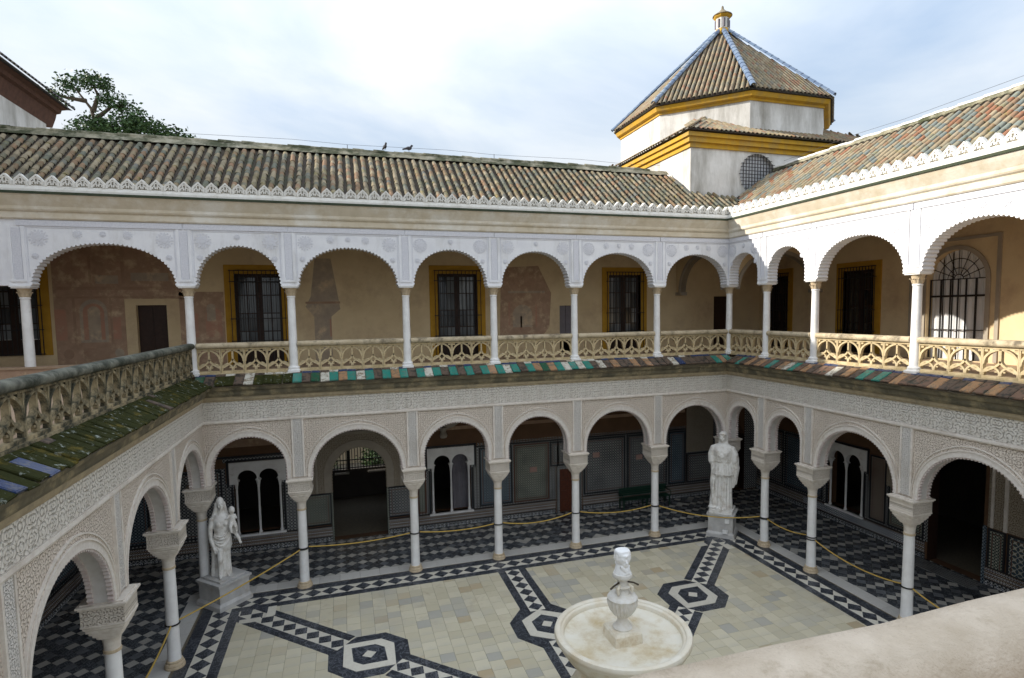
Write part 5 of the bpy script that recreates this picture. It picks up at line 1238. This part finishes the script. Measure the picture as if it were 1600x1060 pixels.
# veiled woman with a child on her arm
st2 = tag(bpy.data.objects.new('statue', None), 'veiled white marble statue of a woman holding a child on her arm', 'statue'); COL.objects.link(st2); st2.location = (.6, -.27, .93); st2.rotation_euler = (0, 0, .3)
mb = MB()
rows = [(0, 0, 0, .28, .23, .2, 14, 0), (.05, 0, 0, .27, .22, .24, 14, .1), (.45, 0, 0, .245, .21, .26, 14, 0), (.8, 0, 0, .26, .21, .16, 14, .2), (.95, .02, 0, .31, .24, .06, 12, .1), (1.15, .02, 0, .32, .24, .06, 10, .5), (1.3, .02, 0, .29, .22, .05, 10, .2), (1.45, .01, 0, .25, .19, .03, 10, 0), (1.65, 0, 0, .28, .2, .03, 10, 0), (1.85, 0, 0, .31, .18, .02, 8, 0), (1.98, 0, .01, .26, .15, 0, 1, 0), (2.06, 0, .01, .12, .1, 0, 1, 0), (2.2, 0, -.01, .085, .085, 0, 1, 0)]
body(mb, rows, 96)
mb.tube([(-.18, 0, 1.93), (-.3, 0, 1.86), (-.37, -.02, 1.6), (-.38, -.06, 1.32), (-.32, -.14, 1.05), (-.27, -.2, .9)], [.08, .1, .09, .078, .06, .05], 10)
for k, (dx, dz) in enumerate(((-.035, -.1), (-.012, -.13), (.012, -.125), (.035, -.1))): mb.tube([(-.26+dx*.5, -.2, .9), (-.25+dx, -.22, .9+dz*.6), (-.25+dx, -.2, .9+dz)], [.022, .02, .014], 6)
mb.tube([(-.23, -.2, .92), (-.2, -.24, .86), (-.2, -.25, .82)], [.022, .02, .014], 6)
mb.tube([(.18, 0, 1.93), (.3, 0, 1.86), (.36, -.03, 1.62), (.4, -.12, 1.42), (.5, -.3, 1.25), (.56, -.34, 1.12)], [.08, .1, .09, .08, .06, .05], 10)
for dx in (-.03, -.01, .01, .03): mb.tube([(.56+dx*.5, -.34, 1.12), (.58+dx, -.36, 1.06), (.58+dx, -.35, 1.01)], [.02, .018, .013], 6)
mb.tube([(.53, -.34, 1.14), (.52, -.39, 1.08)], [.02, .014], 6)
for k, (z, sl, r_) in enumerate(((1.33, .3, .03), (1.24, .16, .036), (1.14, .34, .028), (1.02, .1, .034), (.96, .42, .026))):
    mb.tube([(u, onr(u, .325, .245)-.004, z+.2*(u/.3)**2+sl*u) for u in [-.28+.07*i for i in range(9)]], [r_*(.5+.5*abs(math.sin(i*.9+k))) for i in range(9)], 6)
mb.tube([(-.1, -.2, .9), (-.12, -.27, .6), (-.14, -.22, .3), (-.16, -.24, .05)], [.1, .1, .07, .05], 8)
mb.ell((-.16, -.3, .035), (.055, .13, .045)); mb.ell((.14, -.26, .035), (.055, .13, .045))
mb.tube([(-.33, .08, .0), (-.3, .08, .5), (-.3, .06, 1.0)], [.1, .08, .05], 8)
head(mb, (0, -.06, 2.32), 1.2); mb.ell((0, .02, 2.36), (.145, .17, .2), 16, 10)
mb.tube([(-.12, .0, 2.38), (-.16, .02, 2.15), (-.25, .03, 1.95)], [.06, .07, .06], 8); mb.tube([(.12, .0, 2.38), (.16, .02, 2.15), (.22, .03, 1.95)], [.06, .07, .06], 8)
for e in (-1, 1): mb.ell((e*.12, -.16, 1.7), (.09, .07, .09))
# child
mb.ell((.36, -.12, 1.82), (.13, .12, .2)); mb.ell((.36, -.16, 2.11), (.105, .11, .13), 14, 10); mb.tube([(.36, -.13, 1.9), (.36, -.14, 2.05)], .06, 8)
mb.tube([(.32, -.18, 1.7), (.26, -.3, 1.58), (.3, -.32, 1.4)], [.08, .065, .04], 8); mb.tube([(.42, -.16, 1.7), (.46, -.28, 1.56), (.47, -.3, 1.4)], [.08, .065, .04], 8); mb.tube([(.28, -.16, 1.95), (.2, -.22, 1.88), (.12, -.2, 1.86)], [.045, .036, .03], 8); mb.tube([(.45, -.14, 1.95), (.5, -.22, 1.82)], [.045, .036], 8); mb.tube([(.36, -.255, 2.12), (.36, -.285, 2.085)], [.014, .018], 6)
f2 = remesh(mb, 'figure', 'statue_marble', .0145, st2, 1); f2.scale = (.86, .9, 1)

# ------------------------------------------------------------------ fountain
fo = thing('fountain', 'round cream marble fountain basin with fluted urn and twin-faced white bust', 'fountain', (10.12, -9.76, .03))
mb = MB(); mb.lathe([(1.0, 0), (1.0, .18), (.9, .2), (.9, .38), (.7, .42), (.45, .55), (.38, .8), (.34, 1.2), (.42, 1.5), (.5, 1.62)], n=32); mb.build('stem', 'fountain_marble', fo, smooth=.6)
mb = MB(); mb.lathe([(.5, 1.6), (.9, 1.72), (1.22, 1.9), (1.36, 2.1), (1.39, 2.2), (1.3, 2.26), (1.24, 2.25), (1.2, 2.235), (1.1, 2.215), (.6, 2.19), (.05, 2.185)], n=72); ba = mb.build('basin', 'bowl_marble', fo, smooth=1.0)
mb = MB(); P = [(1.38, 2.2), (1.43, 2.22), (1.44, 2.26), (1.47, 2.29), (1.475, 2.34), (1.455, 2.385), (1.42, 2.4), (1.36, 2.4), (1.335, 2.385), (1.325, 2.36), (1.29, 2.35), (1.27, 2.33), (1.255, 2.25), (1.25, 2.2)]
mb.loft([[(r*math.cos(t), r*math.sin(t), z) for r, z in P] for t in [2*PI*i/80 for i in range(81)]], caps=False); mb.build('rim', 'rim_marble', ba, smooth=.7)
mb = MB(); mb.loft([sqring(.33, 2.17, 20, 24), sqring(.32, 2.4, 20, 24), sqring(.29, 2.44, 20, 24)]); mb.build('plinth', 'fountain_marble', fo, smooth=.5)
mb = MB(); mb.lathe([(.21, 2.44), (.215, 2.47), (.18, 2.5), (.13, 2.56), (.11, 2.64), (.12, 2.68), (.14, 2.7), (.21, 2.76, 1), (.28, 2.86, 1), (.325, 2.97, 1), (.335, 3.05, 1), (.315, 3.1), (.325, 3.12), (.29, 3.17), (.16, 3.22), (.13, 3.32), (.17, 3.34), (.18, 3.38), (.12, 3.4), (.1, 3.5), (.2, 3.56), (.22, 3.6), (.2, 3.66), (.15, 3.66)], n=176, flute=-.13, nf=22); mb.build('urn', 'urn_marble', fo, smooth=.9)
mb = MB()
for k in (-1, 1):
    y = .055*k
    mb.ell((0, y, 4.0), (.15, .14, .16), 16, 12); mb.ell((0, y*2.3, 3.9), (.075, .08, .075), 12, 8)
    mb.tube([(0, y+k*.13, 4.0), (0, y+k*.17, 3.93)], [.016, .03], 6)
    for e in (-1, 1): mb.ell((e*.06, y+k*.115, 4.0), (.03, .02, .014), 8, 6)
    mb.tube([(-.13, y*1.5, 4.08), (0, y+k*.12, 4.07), (.13, y*1.5, 4.08)], .04, 8)
    for e in (-1, 1): mb.tube([(e*.14, y, 4.08), (e*.145, y, 3.98), (e*.12, y, 3.9)], [.03, .035, .02], 8)
    mb.tube([(-.1, y*2.2, 3.86), (.0, y*2.8, 3.76), (.13, y*2.2, 3.63)], [.03, .045, .04], 8); mb.tube([(.1, y*2, 3.86), (.02, y*3, 3.7), (-.12, y*2.2, 3.62)], [.03, .04, .035], 8)
mb.loft([[(p[0], p[1]*.9, p[2]) for p in sqring(h_, z_, e_, 24)] for h_, z_, e_ in ((.12, 4.02, 2.2), (.155, 4.07, 2.6), (.165, 4.12, 3), (.15, 4.165, 2.6))])
mb.lathe([(.19, 3.6), (.18, 3.68), (.15, 3.8), (.125, 3.9), (.115, 4.0)], n=16); remesh(mb, 'bust', 'head_marble', .013, fo, 2)
for e in (-1, 1):
    mb = MB(); mb.tube([(e*.1, -.04, 3.46), (e*.22, -.08, 3.44), (e*.33, -.1, 3.38)], [.02, .018, .022], 8); mb.build('spout', 'bronze_spout', fo)
    mb = MB(); mb.tube([(e*.1, -.08, 3.42), (e*.17, -.12, 3.36), (e*.16, -.13, 3.25), (e*.12, -.12, 3.3)], [.03, .04, .03, .01], 8); mb.build('scroll', 'fountain_marble', fo)
for k in range(4):
    a = PI/4+PI/2*k; d = Vector((math.cos(a), math.sin(a), 0)); mb = MB()
    mb.tube([d*.62+Vector((0, 0, .5)), d*.9+Vector((0, 0, .6)), d*1.02+Vector((0, 0, .95)), d*.82+Vector((0, 0, 1.35)), d*.95+Vector((0, 0, 1.7)), d*1.15+Vector((0, 0, 1.8))], [.2, .22, .2, .16, .11, .05], 10)
    mb.ell(d*.68+Vector((0, 0, .52)), (.2, .2, .17)); mb.build('dolphin', 'fountain_marble', fo, smooth=1)

# ------------------------------------------------------------------ ropes
def rope(a, b, sag, label):
    t = thing('barrier_rope', label, 'rope', a, 0, 'golden barrier ropes between the columns'); A, B = Vector(a), Vector(b); d = (B-A); e = d.normalized()*.17
    P = [A+e+(d-2*e)*(i/24)-Vector((0, 0, sag*4*(i/24)*(1-i/24))) for i in range(25)]
    mb = MB(); mb.tube([p-A for p in P], .022, 8); mb.build('cord', 'gold_rope', t, smooth=1)
    for p in (A, B):
        mb = MB(); mb.tube([p-A+Vector((.168*math.cos(q_), .168*math.sin(q_), 0)) for q_ in [2*PI*i/20 for i in range(21)]], .02, 6); mb.build('loop', 'iron', t)
far_r = ['golden rope across the arched garden gate', 'golden rope in front of the first twin-arched window, right of the gate', 'golden rope in front of the patterned tile wall left of the red door', 'golden rope in front of the green bench']
zc_ = [1.39, 1.42, 1.36, 1.42, 1.3]
for i in range(4): rope((BL[i+1], 0, zc_[i]), (BL[i+2], 0, zc_[i+1]), (.1, .1, .18, .16)[i], far_r[i])
rope((BL[5], 0, 1.28), (W, -RL[1], 1.16), .22, 'golden rope sagging across the pedestal of the tall statue')
rope((W, -RL[1], 1.12), (W, -RL[2], 1.28), .12, 'golden rope between the two columns right of the tall statue')
rope((W, -RL[2], 1.2), (W, -RL[3], 1.15), .2, 'golden rope sagging left of the black doorway')
rope((W, -RL[3], 1.15), (W, -RL[4], 1.15), .25, 'golden rope passing behind the near rail at the right')
rope((BL[1], 0, 1.36), (0, -LL[1], 1.2), .06, 'golden rope crossing in front of the pedestal of the veiled statue')
rope((0, -LL[1], 1.2), (0, -LL[2], 1.2), .15, 'golden rope running down the left arcade to the bottom edge')

# ------------------------------------------------------------------ bench
bn = thing('garden_bench', 'dark green iron bench against the tiled wall', 'bench', (17.9, 3.3, .02))
mb = MB()
for i in range(4): mb.box(-1.25, 1.25, -.2+i*.11, -.11+i*.11, .43, .46)
mb.build('seat', 'green_iron', bn)
mb = MB()
for i in range(4): mb.box(-1.25, 1.25, .26, .29, .52+i*.1, .6+i*.1)
mb.build('backrest', 'green_iron', bn)
for u in (-1.2, 0, 1.2):
    for y in (-.17, .24): mb = MB(); mb.box(u-.03, u+.03, y-.03, y+.03, 0, .43); mb.build('leg', 'green_iron', bn)
for u in (-1.25, 1.25): mb = MB(); mb.tube([(u, -.2, .45), (u, -.22, .66), (u, 0, .68), (u, .28, .7)], .025, 6); mb.build('armrest', 'green_iron', bn)

# ------------------------------------------------------------------ tree beyond the roof, garden shrubs
def foliage(mb, c, r, n, size, seed):
    rn = random.Random(seed)
    for _ in range(n):
        d = Vector((rn.gauss(0, 1), rn.gauss(0, 1), rn.gauss(0, 1))).normalized()*(rn.random()**.45); p = Vector((c[0]+d.x*r[0], c[1]+d.y*r[1], c[2]+d.z*r[2]))
        for k in range(3):
            a = Vector((rn.gauss(0, 1), rn.gauss(0, 1), rn.gauss(0, .6))).normalized(); b = a.cross(Vector((rn.gauss(0, 1), rn.gauss(0, 1), rn.gauss(0, 1)))).normalized(); s_ = size*rn.uniform(.6, 1.2); o = p+Vector((rn.gauss(0, 1), rn.gauss(0, 1), rn.gauss(0, 1)))*size*.8
            mb.quad(o, o+a*s_*.5+b*s_*.28, o+a*s_, o+a*s_*.5-b*s_*.28)
tr = thing('leafy_tree', 'dark green tree rising behind the roof at upper left', 'tree', (-9.7, 20.5, .75))
mb = MB(); mb.tube([(0, 0, -.1), (.2, 0, 8), (.4, 0, 15), (1, -.2, 19)], [.5, .42, .32, .22], 8)
br_ = [((1, -.2, 19), (.6, 0, 20.8), (-.2, 0, 22.0)), ((.5, 0, 16), (2.5, 0, 18.6), (4.2, -.2, 19.4)), ((.8, 0, 18), (2.6, .2, 19.6), (3.4, 0, 20.3)), ((.7, 0, 20.6), (1.0, 0, 21.6), (.6, 0, 22.6)), ((.6, 0, 16.5), (1, .3, 18), (1.8, .4, 20.0)), ((.8, 0, 20.2), (1.6, .1, 21.0), (2.4, 0, 21.1)), ((.4, 0, 21.2), (-.6, 0, 21.3), (-1.3, 0, 21.5))]
for b in br_: mb.tube(b, [.14, .08, .03], 6)
mb.build('trunk', 'bark', tr)
mb = MB()
for i, (c, r, n) in enumerate((((-1.2, 0, 21.3), (.75, .8, .4), 120), ((-.4, 0, 22.0), (.6, .7, .3), 90), ((.6, 0, 22.4), (.7, .7, .3), 110), ((1.3, 0, 22.2), (.6, .6, .35), 120), ((1.5, 0, 21.3), (.7, .6, .4), 140), ((2.3, 0, 21.0), (.5, .5, .3), 80), ((.2, 0, 19.5), (.8, .9, .75), 260), ((1.0, 0, 19.6), (.8, .9, .8), 280), ((2.1, 0, 19.7), (.85, .9, .85), 330), ((3.0, 0, 20.0), (.7, .9, .85), 300), ((4.0, 0, 19.6), (.75, .8, .75), 240), ((4.9, 0, 19.4), (.5, .6, .55), 120), ((5.6, 0, 19.2), (.4, .5, .45), 70))): foliage(mb, c, r, n, random.uniform(.2, .27), i)
mb.build('crown', 'leaf', tr)
for i, (x, y, z, r) in enumerate(((3.3, 12.3, 1.3, .75), (5.95, 12.2, 1.35, .7), (8.0, 14, 2.2, 1.2))):
    sh = thing('garden_shrub', ('shrub seen through the left of the barred garden gate', 'bright green shrub seen through the right of the barred garden gate', 'shrub beyond the gate, right of the bright green one')[i], 'shrub', (x, y, -.1), 0, 'shrubs beyond the gate')
    mb = MB(); mb.tube([(0, 0, 0), (.1, 0, z-.3)], [.08, .04], 6); mb.build('stem', 'bark', sh); mb = MB(); foliage(mb, (0, 0, z), (r, r, r*1.2), 260, .2, 50+i); mb.build('leaves', 'leaf', sh)
# weeds growing from the tower foot
wd_ = thing('weed', 'dry weeds sprouting at the foot of the tower wall, right of the round window', 'weed', (25.4, 1.9, 15.6)); mb = MB(); rn = random.Random(3)
for k in range(8): u = rn.uniform(-.5, .5); mb.tube([(u, 0, -.2), (u+rn.uniform(-.1, .1), 0, .3), (u+rn.uniform(-.2, .2), -.05, rn.uniform(.5, .8))], [.012, .01, .004], 4)
mb.build('stem', 'bark', wd_)

# ------------------------------------------------------------------ cables and birds
def cable(label, pts, posts):
    t = thing('lightning_cable', label, 'cable'); mb = MB(); mb.tube(pts, .006, 5); mb.build('wire', 'cable', t)
    for p in posts: mb = MB(); mb.tube([(p[0], p[1], p[2]-.3), p], .012, 5); mb.build('post', 'cable', t)
cable('thin cable stretched above the ridge of the far roof', [(-1.0+i*2.0, 3.95, 16.02+.03*((i % 3)-1)) for i in range(11)], [(-1, 3.95, 16.02), (5, 3.95, 15.99), (11, 3.95, 16.02), (17, 3.95, 16.0)])
cable('thin cable stretched above the ridge of the right roof', [(23.95, 1.5-i*2.0, 15.98+.03*((i % 3)-1)) for i in range(8)], [(23.95, -2.5, 15.99), (23.95, -8.5, 15.99)])
for x, lab, rz in ((6.45, 'small dark pigeon perched on the far ridge, left one of two', .3), (7.4, 'small dark pigeon perched on the far ridge, right one of two, seen side on', 1.4)):
    b = thing('pigeon', lab, 'bird', (x, 3.9, 15.86), rz, 'pigeons on the ridge'); mb = MB()
    mb.ell((0, 0, .14), (.07, .13, .075)); mb.ell((0, -.12, .24), (.042, .05, .045)); mb.tube([(0, -.07, .17), (0, -.11, .23)], [.05, .04], 8); mb.tube([(0, -.16, .24), (0, -.2, .235)], [.012, .004], 6); mb.tube([(0, .1, .13), (0, .26, .09)], [.05, .03], 6)
    for e in (-1, 1): mb.tube([(e*.03, 0, .08), (e*.03, -.01, 0)], .012, 6)
    remesh(mb, 'body', 'feather', .012, b, 1)
